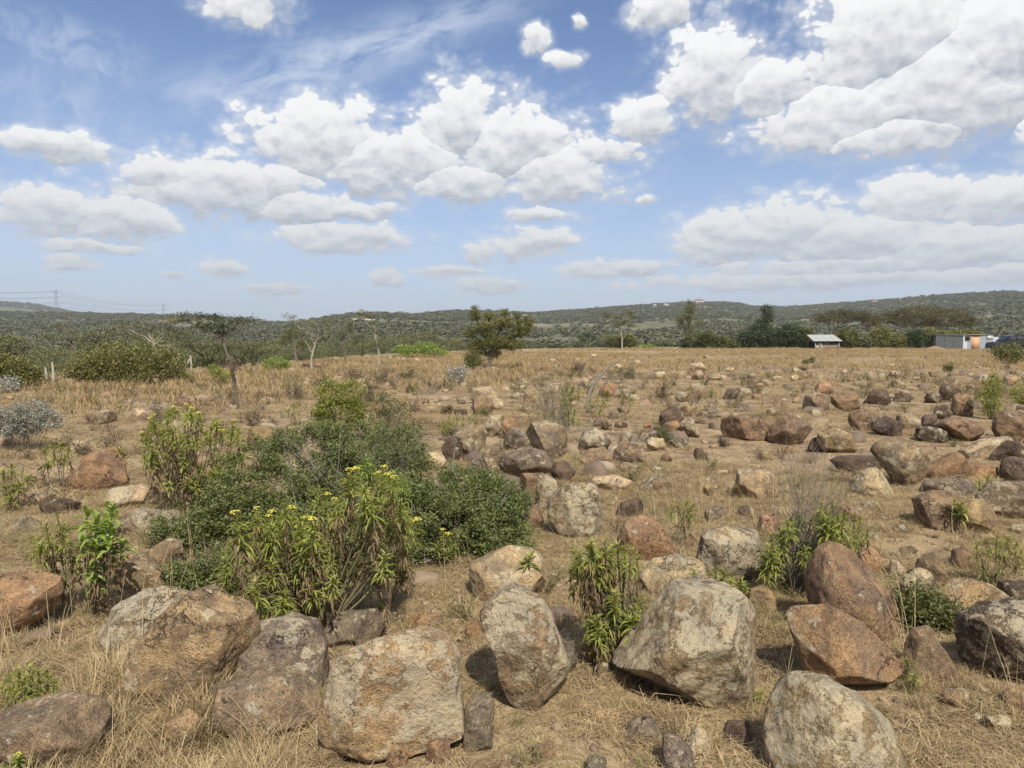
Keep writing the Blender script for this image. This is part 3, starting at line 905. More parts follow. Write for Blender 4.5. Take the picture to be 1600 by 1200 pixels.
 ([(485,648),(490,638),(505,636),(512,646),(498,652)], 'orange', 'orange stone left of the tall leafy bush', {}),
 ([(850,612),(856,600),(872,598),(876,610),(862,615)], 'pale', 'small pale stone behind the twiggy bush', {}),
 ([(936,620),(940,602),(955,598),(965,605),(962,620)], 'orange', 'rust red stone under the fallen dead branch', {}),
 ([(1076,578),(1082,568),(1096,566),(1106,574),(1100,582)], 'pale', 'chalky stone alone at the edge of tall grass', {}),
 ([(1081,592),(1084,580),(1095,578),(1100,588),(1092,594)], 'greybrown', 'reddish stone just under the chalky one', {}),
 ([(1130,622),(1136,608),(1152,606),(1158,616),(1148,624)], 'dark', 'dark round stone with a pale side in the open field', {}),
 ([(1105,594),(1110,584),(1128,584),(1132,594)], 'tan', 'low brownish stone right of the reddish one', {}),
 ([(1016,592),(1022,582),(1036,580),(1040,590)], 'pale', 'pale low stone left of the chalky one', {}),
 ([(925,1050),(930,1035),(950,1035),(952,1052)], 'grey', 'little stone in the shadow of the large peaked boulder', {}),
 ([(1085,716),(1088,700),(1098,702),(1106,715),(1100,722)], 'dark', 'small dark triangular stone in the open straw', {}),
 ([(1120,742),(1124,734),(1136,734),(1138,743)], 'pale', 'small white stone left of the sandy half buried one', {}),
 ([(1100,772),(1104,758),(1122,756),(1130,768),(1118,776)], 'tan', 'low crusty stone among the straw in the clearing', {}),
 ([(1030,722),(1034,710),(1046,708),(1050,718),(1042,724)], 'orange', 'small orange brown stone in the straw of the clearing', {}),
]
for poly, tone, label, kw in B:
    xs = [p[0] for p in poly]
    stone(poly, tone, label, name='boulder' if max(xs) - min(xs) > 55 else 'stone', **kw)

# smaller stones lying all over the field: each its own thing up to the limit
rs_ = random.Random(11)
ADJ = ['pale', 'tan', 'brown', 'dark', 'orange', 'grey', 'greybrown', 'lichen']
WORD = {'pale': 'pale', 'tan': 'tan', 'brown': 'brown', 'dark': 'dark', 'orange': 'orange', 'grey': 'grey', 'greybrown': 'grey brown', 'lichen': 'lichen spotted'}
placed = 0
USED = set()
CEN = [(sum(p[0] for p in b_[0]) / len(b_[0]), sum(p[1] for p in b_[0]) / len(b_[0])) for b_ in B]
tries = 0
occupied = [(sum(p[0] for p in b[0]) / len(b[0]), sum(p[1] for p in b[0]) / len(b[0]), max(p[0] for p in b[0]) - min(p[0] for p in b[0]), max(p[1] for p in b[0]) - min(p[1] for p in b[0])) for b in B]
while placed < 165 and tries < 8000:
    tries += 1
    x = rs_.uniform(0, 1600)
    u = rs_.random()
    y = 556 + (1200 - 556) * u ** 1.7
    dens = 1.0
    if y < 640: dens = 0.9 if x > 640 else 0.35
    elif x < 380: dens = 0.5
    elif 380 < x < 680 and y > 640: dens = 0.15
    if x < 420 and y < 590: dens = 0
    if y < 572 and not (560 < x < 1000): dens *= 0.15
    if x > 1200 and 600 < y < 780: dens = 1.0
    if rs_.random() > dens: continue
    k = (y - HOR) / 110.0
    w_ = min(56, (8 + 15 * rs_.random() ** 2) * (0.75 + k * 0.75)) * (1.3 if rs_.random() < .25 else 1)
    if y < 590: w_ = min(w_, 7 + (y - 556) * .3 + 4 * rs_.random())
    h_ = w_ * rs_.uniform(0.45, 0.8)
    if any(abs(x - a) < (w_ + c) * .48 and abs(y - b) < (h_ + d) * .48 for a, b, c, d in occupied): continue
    occupied.append((x, y, w_, h_))
    tone = rs_.choice(ADJ if y > 600 else ['pale', 'tan', 'pale', 'brown', 'lichen', 'orange', 'greybrown'])
    zone = ('near the bottom of the view' if y > 930 else 'in the middle of the rocky clearing' if y > 720 else 'among the farther stones' if y > 620 else 'at the far end of the field')
    size = 'tiny' if w_ < 12 else 'small' if w_ < 24 else 'fist sized' if w_ < 36 else 'head sized'
    grp = 'loose stones %s' % zone
    lab = '%s %s stone lying in dry grass %s' % (size, WORD[tone], zone)
    near = min(range(len(B)), key=lambda i: math.hypot(CEN[i][0] - x, (CEN[i][1] - y) * 1.6))
    dx, dy = x - CEN[near][0], (y - CEN[near][1]) * 1.6
    if math.hypot(dx, dy) < 150:
        side = ('just right of' if dx > 0 else 'just left of') if abs(dx) > 1.8 * abs(dy) else ('in front of' if dy > 0 else 'behind') if abs(dy) > 1.8 * abs(dx) else ('front right of' if dx > 0 else 'front left of') if dy > 0 else ('back right of' if dx > 0 else 'back left of')
        ref = B[near][2].split()
        stop = [i for i, q in enumerate(ref) if q in ('at', 'with', 'in', 'above', 'below', 'behind', 'right', 'left', 'cut', 'on', 'under', 'beside', 'between', 'leaning', 'just', 'directly', 'tucked', 'before', 'of', 'by', 'seen', 'wedged', 'half', 'standing', 'leaning') and i > 2]
        ref = ' '.join(ref[:min(stop[0] if stop else 7, 9)])
        ref = ref[2:] if ref.startswith('a ') else ref
        lab2 = '%s %s stone %s the %s' % (size, WORD[tone], side, ref)
        if lab2 not in USED:
            lab, grp = lab2, grp
            USED.add(lab2)
    st(x, y, w_, h_, tone, lab, group=grp, name='stone', level=3 if w_ < 22 else 4)
    placed += 1

# ------------------------------------------------------------------ scattering of uncountable things
def proto_collection(name, meshes, mat):
    c = bpy.data.collections.new(name)
    for i, me in enumerate(meshes):
        o = bpy.data.objects.new('%s.%03d' % (name, i), me)
        if not me.materials: me.materials.append(mat)
        c.objects.link(o)
    return c


def scatter(name, label, pts, rot, scl, coll, nvar, seed=0, cat=None):
    n = len(pts)
    me = bpy.data.meshes.new(name)
    me.vertices.add(n)
    me.vertices.foreach_set('co', np.asarray(pts, dtype=np.float32).ravel())
    a = me.attributes.new('rot', 'FLOAT_VECTOR', 'POINT'); a.data.foreach_set('vector', np.asarray(rot, dtype=np.float32).ravel())
    a = me.attributes.new('scl', 'FLOAT_VECTOR', 'POINT')
    scl = np.asarray(scl, dtype=np.float32)
    if scl.ndim == 1: scl = np.repeat(scl[:, None], 3, 1)
    a.data.foreach_set('vector', scl.ravel())
    a = me.attributes.new('pick', 'INT', 'POINT'); a.data.foreach_set('value', np.random.RandomState(seed).randint(0, nvar, n).astype(np.int32))
    o = link(name, me)
    ng = bpy.data.node_groups.new(name + '_spread', 'GeometryNodeTree')
    ng.interface.new_socket('Geometry', in_out='INPUT', socket_type='NodeSocketGeometry')
    ng.interface.new_socket('Geometry', in_out='OUTPUT', socket_type='NodeSocketGeometry')
    gi = ng.nodes.new('NodeGroupInput'); go = ng.nodes.new('NodeGroupOutput')
    ip = ng.nodes.new('GeometryNodeInstanceOnPoints')
    ci = ng.nodes.new('GeometryNodeCollectionInfo')
    ci.inputs['Collection'].default_value = coll
    ci.inputs['Separate Children'].default_value = True
    ci.inputs['Reset Children'].default_value = True
    ng.links.new(gi.outputs[0], ip.inputs['Points'])
    ng.links.new(ci.outputs[0], ip.inputs['Instance'])
    ip.inputs['Pick Instance'].default_value = True
    for nm, ty, sk in (('rot', 'FLOAT_VECTOR', 'Rotation'), ('scl', 'FLOAT_VECTOR', 'Scale'), ('pick', 'INT', 'Instance Index')):
        na = ng.nodes.new('GeometryNodeInputNamedAttribute')
        na.data_type = ty
        na.inputs[0].default_value = nm
        if nm == 'rot':
            er = ng.nodes.new('FunctionNodeEulerToRotation')
            ng.links.new(na.outputs[0], er.inputs[0])
            ng.links.new(er.outputs[0], ip.inputs[sk])
        else:
            ng.links.new(na.outputs[0], ip.inputs[sk])
    ng.links.new(ip.outputs[0], go.inputs[0])
    md = o.modifiers.new('spread', 'NODES')
    md.node_group = ng
    return tag(o, label, cat, None, 'stuff')


def blades(rg, n, spread, length, width, lean, segs=3, curl=0.5, tintlo=0.0, flat=False):
    """n grass blades as thin bent strips with real two-sided shape"""
    a = rg.uniform(0, 2 * np.pi, n)
    rr = spread * np.sqrt(rg.uniform(0, 1, n))
    bx, by = rr * np.cos(a), rr * np.sin(a)
    L = length * rg.uniform(0.5, 1.25, n)
    d = rg.uniform(0, 2 * np.pi, n)
    le = lean * rg.uniform(0.3, 1.2, n)
    V, Fc, T = [], [], []
    tt = np.linspace(0, 1, segs + 1)
    W = width * rg.uniform(0.6, 1.3, n)
    tint = rg.uniform(tintlo, 1, n)
    px_, pz_ = np.zeros(n), np.zeros(n)
    if flat: pz_ = rg.uniform(0.0, flat, n)
    side = np.stack([-np.sin(d), np.cos(d)], -1)
    for k, s in enumerate(tt):
        if k:
            ang = le + curl * s * rg.uniform(0.6, 1.4, n)
            if flat: ang = np.clip(np.pi / 2 + rg.uniform(-0.35, 0.30, n), 0, 3)
            px_ = px_ + np.sin(ang) * L / segs
            pz_ = pz_ + np.cos(ang) * L / segs
        wk = W * (1 - s ** 2 * 0.9)
        cx, cy = bx + px_ * np.cos(d), by + px_ * np.sin(d)
        V.append(np.stack([cx - side[:, 0] * wk / 2, cy - side[:, 1] * wk / 2, pz_], -1))
        V.append(np.stack([cx + side[:, 0] * wk / 2, cy + side[:, 1] * wk / 2, pz_], -1))
        T += [tint, tint]
    V = np.stack(V, 1)          # n, 2*(segs+1), 3
    m = V.shape[1]
    b0 = (np.arange(n) * m)[:, None]
    fs = []
    for k in range(segs):
        fs.append(np.stack([b0[:, 0] + 2 * k, b0[:, 0] + 2 * k + 1, b0[:, 0] + 2 * k + 3, b0[:, 0] + 2 * k + 2], -1))
    return V.reshape(-1, 3), np.concatenate(fs), np.stack(T, 1).reshape(-1)


def grass_mat(name, lo, hi, tr=0.25):
    m, t = mat_new(name)
    at = t.node('ShaderNodeAttribute', attribute_name='tint').outputs['Fac']
    oi = t.node('ShaderNodeObjectInfo').outputs['Random']
    f_ = t.m('ADD', t.m('MULTIPLY', at, 0.72), t.m('MULTIPLY', oi, 0.28))
    c = t.mix(f_, lo, hi)
    finish(t, c, 0.75, trans=(tr, c), spec=0.2)
    return m


m_straw = grass_mat('dry_straw', (0.17, 0.115, 0.055), (0.66, 0.52, 0.30))
m_field = grass_mat('field_grass', (0.22, 0.155, 0.075), (0.54, 0.41, 0.22))
m_green_tuft = grass_mat('greenish_grass', (0.12, 0.12, 0.05), (0.36, 0.33, 0.14))
rgA = np.random.RandomState(5)
mats_ = []
for i in range(6):
    v1_, f1_, t1_ = blades(rgA, 70, 0.15, 0.11, 0.0028, 0.0, 3, flat=0.03)
    v2_, f2_, t2_ = blades(rgA, 45, 0.13, 0.055, 0.0026, 0.8, 3, 0.7)
    mats_.append(mesh_np('straw_mat', np.vstack([v1_, v2_]), [np.vstack([f1_, f2_ + len(v1_)])], False, np.concatenate([t1_, t2_])))
c_mat = proto_collection('straw_mat', mats_, m_straw)
tufts_ = []
for i in range(6):
    v1_, f1_, t1_ = blades(rgA, 60, 0.06, 0.20, 0.0030, 0.42, 4, 0.9)
    tufts_.append(mesh_np('grass_tuft', v1_, [f1_], False, t1_))
c_tuft = proto_collection('grass_tuft', tufts_, m_straw)
c_gtuft = proto_collection('green_tuft', [m_.copy() for m_ in tufts_[:3]], None)
for o_ in c_gtuft.objects:
    o_.data.materials.clear(); o_.data.materials.append(m_green_tuft)
stalks_ = []
for i in range(4):
    v1_, f1_, t1_ = blades(rgA, 5, 0.05, 0.48, 0.0030, 0.16, 6, 0.35, 0.6)
    stalks_.append(mesh_np('grass_stalk', v1_, [f1_], False, t1_))
c_stalk = proto_collection('grass_stalk', stalks_, m_straw)
fields_ = []
for i in range(5):
    v1_, f1_, t1_ = blades(rgA, 60, 0.30, 0.24, 0.010, 0.35, 2, 0.8)
    fields_.append(mesh_np('field_tuft', v1_, [f1_], False, t1_))
c_field = proto_collection('field_tuft', fields_, m_field)
fx = np.array(FOOT)


def sample_screen(n, y0, y1, power, seed, x0=-60, x1=1660, keep=None):
    """random ground positions, denser where they show larger"""
    rg = np.random.RandomState(seed)
    px = rg.uniform(x0, x1, n)
    py = y0 + (y1 - y0) * rg.uniform(0, 1, n) ** power
    tt = EYE / np.maximum(((py - HOR) / F), 1e-3)
    X = (px - 800) / F * tt
    Y = tt * 1.0
    if keep is not None:
        k = keep(px, py, X, Y, rg)
        X, Y = X[k], Y[k]
    return X, Y


def off_stones(X, Y, s=0.8):
    ok = np.ones(len(X), bool)
    for i in range(0, len(X), 4000):
        d = (X[i:i + 4000, None] - fx[None, :, 0]) ** 2 + (Y[i:i + 4000, None] - fx[None, :, 1]) ** 2
        ok[i:i + 4000] = ~((d < (fx[None, :, 2] * s) ** 2).any(1))
    return ok


def place(name, label, X, Y, coll, nv, smin, smax, seed, dz=0.0, tilt=0.1, thin=None, cat=None):
    rg = np.random.RandomState(seed)
    k = off_stones(X, Y)
    if thin is not None: k &= thin(X, Y, rg)
    X, Y = X[k], Y[k]
    Z = H(X, Y) + dz
    n = len(X)
    rot = np.stack([rg.normal(0, tilt, n), rg.normal(0, tilt, n), rg.uniform(0, 6.28, n)], -1)
    return scatter(name, label, np.stack([X, Y, Z], -1), rot, rg.uniform(smin, smax, n), coll, nv, seed, cat)


def patchy(scale, lo, seed):
    return lambda X, Y, rg: (n2(X, Y, scale, seed, 3) + rg.uniform(-.3, .3, len(X))) > lo


# area-uniform near cover, then screen-weighted farther cover
def fan(n, r0, r1, seed, half=0.72, p=0.5):
    if r1 < 40: n, half = int(n * 1.2), 0.86
    rg = np.random.RandomState(seed)
    r = r0 + (r1 - r0) * rg.uniform(0, 1, n) ** p
    a = rg.uniform(-half, half, n)
    return r * np.sin(a), r * np.cos(a)


X, Y = fan(14000, 1.7, 9.5, 21)
place('dry_straw', 'matted dry straw covering the ground between the stones', X, Y, c_mat, 6, 0.45, 1.15, 1, dz=-0.006, thin=patchy(0.8, -0.42, 40))
X, Y = fan(15000, 8.0, 32, 22, p=0.75)
place('distant_straw', 'dry straw on the ground farther into the field', X, Y, c_mat, 6, 1.0, 2.2, 2, dz=-0.02, thin=patchy(2.2, -0.15, 41))
X, Y = fan(2600, 1.7, 10, 23)
place('grass_tufts', 'dry grass tufts growing round the stones', X, Y, c_tuft, 6, 0.3, 0.75, 3, thin=patchy(0.8, 0.15, 42))
X, Y = fan(600, 2.0, 9, 24)
place('green_grass', 'olive green grass blades sprouting in the straw', X, Y, c_gtuft, 3, 0.3, 0.8, 4, thin=patchy(0.9, 0.3, 43))
X, Y = fan(520, 1.8, 8, 25)
place('grass_stalks', 'tall single golden grass stalks', X, Y, c_stalk, 4, 0.45, 1.05, 5, thin=patchy(1.2, 0.1, 44))
# tall straw at the bottom left corner
rg = np.random.RandomState(77)
X = rg.uniform(-1.9, -0.75, 260); Y = rg.uniform(2.1, 3.9, 260)
place('corner_straw', 'long pale straw in the bottom left corner', X, Y, c_tuft, 6, 0.7, 1.25, 6, thin=lambda X, Y, rg: X < -0.35 - 0.25 * Y + 0.15)
# the field of standing grass to the edge of the plateau
X, Y = fan(26000, 17, 118, 26, p=0.72)


def field_keep(X, Y, rg):
    a = np.arctan2(X, Y); px = px_of_az(a); r = np.hypot(X, Y)
    E = np.interp(px, EDGE_PX, EDGE_R)
    near = np.where(px > 820, 34, 19)
    return (r < E + 3) & (r > near * rg.uniform(0.7, 1.5, len(X))) & ((n2(X, Y, 7, 50, 2) + rg.uniform(-.5, .5, len(X))) > -0.35)


place('field_grass', 'standing dry golden grass across the far field', X, Y, c_field, 5, 0.8, 1.7, 7, thin=field_keep)

# stone chips too small to count
chips = []
for i in range(5):
    V_, f_ = rock_mesh('chip', auto_outline(0.08, 0.055, 900 + i, 6, 1.1), 0.030, 900 + i, 2, 1.0, 16)
    chips.append(mesh_np('stone_chip', V_, [f_], False))
m_chip, t = mat_new('chip_stone')
oi_ = t.node('ShaderNodeObjectInfo').outputs['Random']
rp = t.node('ShaderNodeValToRGB'); t.l.new(oi_, rp.inputs[0])
rp.color_ramp.interpolation = 'CONSTANT'
for i_, (p_, c_) in enumerate(((0, (.30, .24, .165)), (.25, (.26, .195, .13)), (.5, (.18, .13, .095)), (.74, (.37, .31, .215)), (.8, (.13, .095, .075)), (.9, (.28, .19, .125)))):
    e_ = rp.color_ramp.elements[i_] if i_ < 2 else rp.color_ramp.elements.new(p_)
    e_.position = p_; e_.color = (*c_, 1)
nn_ = t.noise(t.node('ShaderNodeTexCoord').outputs['Object'], 30, 4, .7)
finish(t, t.mix(1.0, rp.outputs[0], t.mix(nn_, (.6, .6, .6), (1.35, 1.35, 1.35)), 'MULTIPLY'), .95)
c_chip = proto_collection('stone_chip', chips, m_chip)
X, Y = fan(3600, 2.0, 12, 31, p=0.6)
place('stone_chips', 'loose stone chips strewn between the boulders', X, Y, c_chip, 5, 0.2, 0.85, 8, dz=0.003, tilt=0.5)
X, Y = fan(5200, 10, 66, 32, p=0.8)
place('field_rubble', 'scattered rubble too small to count across the field', X, Y, c_chip, 5, 0.8, 2.6, 9, dz=-0.02, tilt=0.3,
      thin=lambda X, Y, rg: (px_of_az(np.arctan2(X, Y)) > 480) | (rg.rand(len(X)) < .25))

# medium rubble between the counted stones, past the limit of single things
rub = []
for i in range(8):
    V_, f_ = rock_mesh('rub', auto_outline(1.0, 0.62, 950 + i, 7, .9), 0.42, 950 + i, 3, 1.4, 14)
    rub.append(mesh_np('rubble_stone', V_, [f_], True))
c_rub = proto_collection('rubble_stone', rub, m_chip)


def rub_keep(X, Y, rg):
    px = px_of_az(np.arctan2(X, Y)); r = np.hypot(X, Y)
    d = np.interp(px, [0, 350, 420, 640, 720, 1000, 1600], [.2, .3, .5, .9, 1.0, .8, 1.0])
    d = d * np.interp(r, [3, 6, 10, 22, 34, 50, 75], [.5, .8, 1, 1, .45, .15, .03])
    return (rg.rand(len(X)) < d) & ((n2(X, Y, 2.2, 66, 3) + rg.uniform(-.32, .32, len(X))) > 0.0)


X, Y = fan(8000, 3.2, 70, 33, p=0.78)
k_ = off_stones(X, Y, 1.3) & rub_keep(X, Y, np.random.RandomState(34))
X, Y = X[k_], Y[k_]; rg = np.random.RandomState(35); n_ = len(X)
r_ = np.hypot(X, Y)
s_ = (0.06 + 0.36 * rg.uniform(0, 1, n_) ** 2.2) * np.interp(r_, [3, 10, 40], [.7, 1.0, 1.7])
rubble_o = scatter('rubble', 'half buried rubble of small weathered stones strewn over the whole field', np.stack([X, Y, H(X, Y) + s_ * .06], -1),
        np.stack([rg.normal(0, .25, n_), rg.normal(0, .25, n_), rg.uniform(0, 6.28, n_)], -1), np.stack([s_, s_, s_ * rg.uniform(.7, 1.2, n_)], -1), c_rub, 8, 36)

# grass and litter banked against the feet of the nearer stones
bx_, by_ = [], []
rg = np.random.RandomState(61)
for (x_, y_, q_) in FOOT:
    d_ = math.hypot(x_, y_)
    if d_ > 11 or q_ < .06: continue
    n_ = int(2 * math.pi * q_ / 0.045)
    a = rg.uniform(0, 6.28, n_); r_ = q_ * rg.uniform(1.0, 1.45, n_)
    bx_.append(x_ + r_ * np.cos(a)); by_.append(y_ - q_ * .35 + r_ * np.sin(a) * .9)
bx_ = np.concatenate(bx_); by_ = np.concatenate(by_)
k_ = (n2(bx_, by_, .35, 67, 2) > -.15) & (np.hypot(bx_, by_) > 2.3)
bx_, by_ = bx_[k_], by_[k_]; n_ = len(bx_)
scatter('banked_grass', 'short dry grass banked against the feet of the boulders', np.stack([bx_, by_, H(bx_, by_) - .01], -1),
        np.stack([rg.normal(0, .2, n_), rg.normal(0, .2, n_), rg.uniform(0, 6.28, n_)], -1), rg.uniform(.25, .62, n_), c_tuft, 6, 62)

# ------------------------------------------------------------------ plant materials
def leaf_mat(name, lo, hi, tr=0.3, rough=0.5, trc=None):
    m, t = mat_new(name)
    at = t.node('ShaderNodeAttribute', attribute_name='tint').outputs['Fac']
    oi = t.node('ShaderNodeObjectInfo').outputs['Random']
    f_ = t.m('ADD', t.m('MULTIPLY', at, 0.8), t.m('MULTIPLY', oi, 0.2))
    c = t.mix(f_, lo, hi)
    finish(t, c, rough, trans=(tr, t.mix(1.0, c, trc or (1.5, 1.5, 0.7), 'MULTIPLY')), spec=0.35)
    return m


def bark_mat(name, lo, hi, scale=60):
    m, t = mat_new(name)
    tc = t.node('ShaderNodeTexCoord').outputs['Object']
    mp = t.node('ShaderNodeMapping'); t.l.new(tc, mp.inputs[0]); mp.inputs['Scale'].default_value = (1, 1, 0.25)
    n = t.noise(mp.outputs[0], scale, 5, 0.7)
    finish(t, t.mix(n, lo, hi), 0.9, n, 0.8, 0.01, spec=0.1)
    return m


M_LANCE = leaf_mat('lance_leaf', (0.095, 0.120, 0.022), (0.37, 0.38, 0.09), 0.3)
M_BRIGHT = leaf_mat('bright_leaf', (0.12, 0.18, 0.03), (0.33, 0.40, 0.10), 0.3)
M_SMALL = leaf_mat('small_dark_leaf', (0.042, 0.058, 0.015), (0.20, 0.225, 0.072), 0.2)
M_OLIVE = leaf_mat('olive_leaf', (0.060, 0.070, 0.020), (0.185, 0.185, 0.060), 0.25)
M_YOLIVE = leaf_mat('yellow_olive_leaf', (0.080, 0.085, 0.025), (0.27, 0.25, 0.085), 0.25)
M_DKTREE = leaf_mat('dark_tree_leaf', (0.028, 0.042, 0.018), (0.085, 0.105, 0.045), 0.2)
M_ACACIA = leaf_mat('acacia_leaf', (0.075, 0.082, 0.038), (0.195, 0.200, 0.095), 0.2)
M_BROWNAC = leaf_mat('brownish_acacia_leaf', (0.060, 0.055, 0.025), (0.13, 0.115, 0.050), 0.2)
M_DRY = leaf_mat('dry_leaf', (0.085, 0.055, 0.032), (0.26, 0.185, 0.105), 0.15, 0.8, (1.1, 1, .8))
M_SILVER = leaf_mat('silver_leaf', (0.16, 0.155, 0.115), (0.52, 0.51, 0.44), 0.15, 0.7, (1, 1, .9))
M_HILL = leaf_mat('hill_scrub_leaf', (0.070, 0.078, 0.040), (0.175, 0.170, 0.10), 0.1, 0.8)
M_YEL = simple_mat('yellow_floret', (0.52, 0.46, 0.08), 0.8, 0.3, 60)
M_BARK = bark_mat('brown_bark', (0.075, 0.058, 0.042), (0.21, 0.175, 0.135))
M_PALEBARK = bark_mat('pale_bark', (0.20, 0.175, 0.13), (0.42, 0.38, 0.30))
M_GREYTWIG = bark_mat('grey_twig', (0.13, 0.11, 0.09), (0.33, 0.29, 0.24))
M_GREENSTEM = bark_mat('green_brown_stem', (0.11, 0.10, 0.045), (0.30, 0.25, 0.15))


class G:
    """gathers tubes and leaves into one mesh"""
    def __init__(self):
        self.V, self.F, self.T, self.n = [], [], [], 0

    def add(self, V, F_, T=None):
        self.V.append(np.asarray(V)); self.F.append(np.asarray(F_) + self.n)
        self.T.append(np.zeros(len(V)) if T is None else T); self.n += len(V)

    def tube(self, pts, rad, sides=5):
        pts = np.asarray(pts, dtype=float); m = len(pts)
        tg = np.gradient(pts, axis=0); tg /= np.linalg.norm(tg, axis=1, keepdims=True) + 1e-9
        ref = np.array([0.3, 0.9, 0.31])
        u = np.cross(tg, ref); u /= np.linalg.norm(u, axis=1, keepdims=True) + 1e-9
        v = np.cross(tg, u)
        a = np.arange(sides) / sides * 2 * np.pi
        rad = np.asarray(rad)[:, None, None]
        V = pts[:, None, :] + rad * (np.cos(a)[None, :, None] * u[:, None, :] + np.sin(a)[None, :, None] * v[:, None, :])
        i = np.arange(m - 1)[:, None] * sides; j = np.arange(sides)[None, :]; j2 = (j + 1) % sides
        f = np.stack([i + j, i + j2, i + sides + j2, i + sides + j], -1).reshape(-1, 4)
        self.add(V.reshape(-1, 3), f)

    def mesh(self, name, smooth=False):
        q = [f for f in self.F if f.shape[1] == 4]; tr = [f for f in self.F if f.shape[1] == 3]
        fs = ([np.concatenate(q)] if q else []) + ([np.concatenate(tr)] if tr else [])
        return mesh_np(name, np.concatenate(self.V), fs, smooth, np.concatenate(self.T))


def lance(P, az, elv, L, W, droop, rg, segs=4, fold=0.30):
    """long pointed leaves with a folded midrib, bending down by droop over their length"""
    n = len(P)
    prof = {3: [0.25, 1.0, 0.75, 0.04], 4: [0.22, 0.85, 1.0, 0.62, 0.03], 2: [0.25, 1.0, 0.05]}[segs]
    h = np.stack([np.sin(az), np.cos(az), 0 * az], -1)
    s = np.stack([np.cos(az), -np.sin(az), 0 * az], -1)
    up = np.array([0, 0, 1.0])
    c = P.copy(); e = elv.copy()
    Vs = []
    tint = np.clip(rg.normal(0.5, 0.25, n), 0, 1)
    for k in range(segs + 1):
        w = (W * prof[k] / 2)[:, None]
        nrm_ = -np.sin(e)[:, None] * h + np.cos(e)[:, None] * up
        Vs += [c - s * w + nrm_ * w * fold * 2, c, c + s * w + nrm_ * w * fold * 2]
        if k < segs:
            c = c + (np.cos(e)[:, None] * h + np.sin(e)[:, None] * up) * (L / segs)[:, None]
            e = e - droop / segs
    V = np.stack(Vs, 1); m = V.shape[1]
    b = np.arange(n) * m
    fs = []
    for k in range(segs):
        o = b + 3 * k
        fs.append(np.stack([o, o + 1, o + 4, o + 3], -1)); fs.append(np.stack([o + 1, o + 2, o + 5, o + 4], -1))
    return V.reshape(-1, 3), np.concatenate(fs), np.repeat(tint, m)


def cards(P, size, rg, aspect=0.5, upb=0.35, tint=None):
    """small diamond shaped leaves, randomly turned"""
    n = len(P)
    nr = rg.normal(size=(n, 3)); nr[:, 2] = np.abs(nr[:, 2]) + upb
    nr /= np.linalg.norm(nr, axis=1, keepdims=True)
    a = np.cross(nr, rg.normal(size=(n, 3))); a /= np.linalg.norm(a, axis=1, keepdims=True) + 1e-9
    b = np.cross(nr, a)
    size = np.broadcast_to(size, (n,))[:, None] * rg.uniform(0.6, 1.3, (n, 1))
    V = np.stack([P - a * size / 2, P + b * size * aspect / 2 + nr * size * .06, P + a * size / 2, P - b * size * aspect / 2 + nr * size * .06], 1)
    t = np.clip(rg.normal(0.5, 0.22, n), 0, 1) if tint is None else tint
    return V.reshape(-1, 3), np.arange(4 * n).reshape(n, 4), np.repeat(t, 4)


def at(px, py, t):
    return CAMP + ray(px, py) * t


# ------------------------------------------------------------------ shared whorls of leaves
rgL = np.random.RandomState(12)


def whorl_mesh(n, L, W, seed, height=0.10, drop=1.6):
    rg = np.random.RandomState(seed)
    z = np.sort(rg.uniform(0, 1, n))
    P = np.stack([rg.normal(0, .003, n), rg.normal(0, .003, n), -height * (1 - z)], -1)
    az_ = np.arange(n) * 2.4 + rg.normal(0, .3, n)
    e = 0.10 + 1.05 * z ** 1.3 + rg.normal(0, .28, n)
    ln = L * (1.05 - 0.55 * z ** 3) * rg.uniform(.75, 1.2, n)
    g = G()
    g.add(*lance(P, az_, e, ln, W * rg.uniform(.8, 1.2, n), drop * rg.uniform(.6, 1.2, n) * (1.15 - .5 * z), rg))
    g.tube([(0, 0, -height * 1.3), (0, 0, 0.0)], [.003, .0015], 4)
    return g.mesh('leaf_whorl')


def dry_mesh(n, seed):
    rg = np.random.RandomState(seed)
    P = np.stack([rg.normal(0, .006, n), rg.normal(0, .006, n), -rg.uniform(0, .16, n)], -1)
    g = G()
    g.add(*lance(P, rg.uniform(0, 6.28, n), rg.uniform(-1.2, -.4, n), .07 * rg.uniform(.6, 1.2, n), .009 * rg.uniform(.7, 1.4, n), rg.uniform(.3, 1.4, n), rg, 3, .6))
    return g.mesh('dry_leaves')


def flower_mesh(seed, n=22, sp=.026):
    rg = np.random.RandomState(seed)
    S_, f = ico(1)
    g = G()
    for k in range(n):
        a, r_ = rg.uniform(0, 6.28), sp * math.sqrt(rg.uniform(0, 1))
        c = np.array([r_ * math.cos(a), r_ * math.sin(a), .012 + .012 * (1 - (r_ / sp) ** 2) + rg.normal(0, .003)])
        g.add(S_ * np.array([.0058, .0058, .0042]) * rg.uniform(.8, 1.25) + c, f)
    return g.mesh('flower_cluster')


WH = [whorl_mesh(34, .074, .0090, 100 + i, .13, 1.8) for i in range(5)]
WHB = [whorl_mesh(20, .085, .021, 200 + i, .09, 1.1) for i in range(4)]     # broader, stiffer leaves
WHS = [whorl_mesh(16, .060, .011, 300 + i, .06, 1.3) for i in range(4)]
for me_ in WH + WHS: me_.materials.append(M_LANCE)
for me_ in WHB: me_.materials.append(M_BRIGHT)
WHG = [me_.copy() for me_ in WH[:3]]
for me_ in WHG: me_.materials.clear(); me_.materials.append(M_BRIGHT)
DRYM = [dry_mesh(16, 400 + i) for i in range(4)]
for me_ in DRYM: me_.materials.append(M_DRY)
FLW = [flower_mesh(500 + i) for i in range(4)]
for me_ in FLW: me_.materials.append(M_YEL)


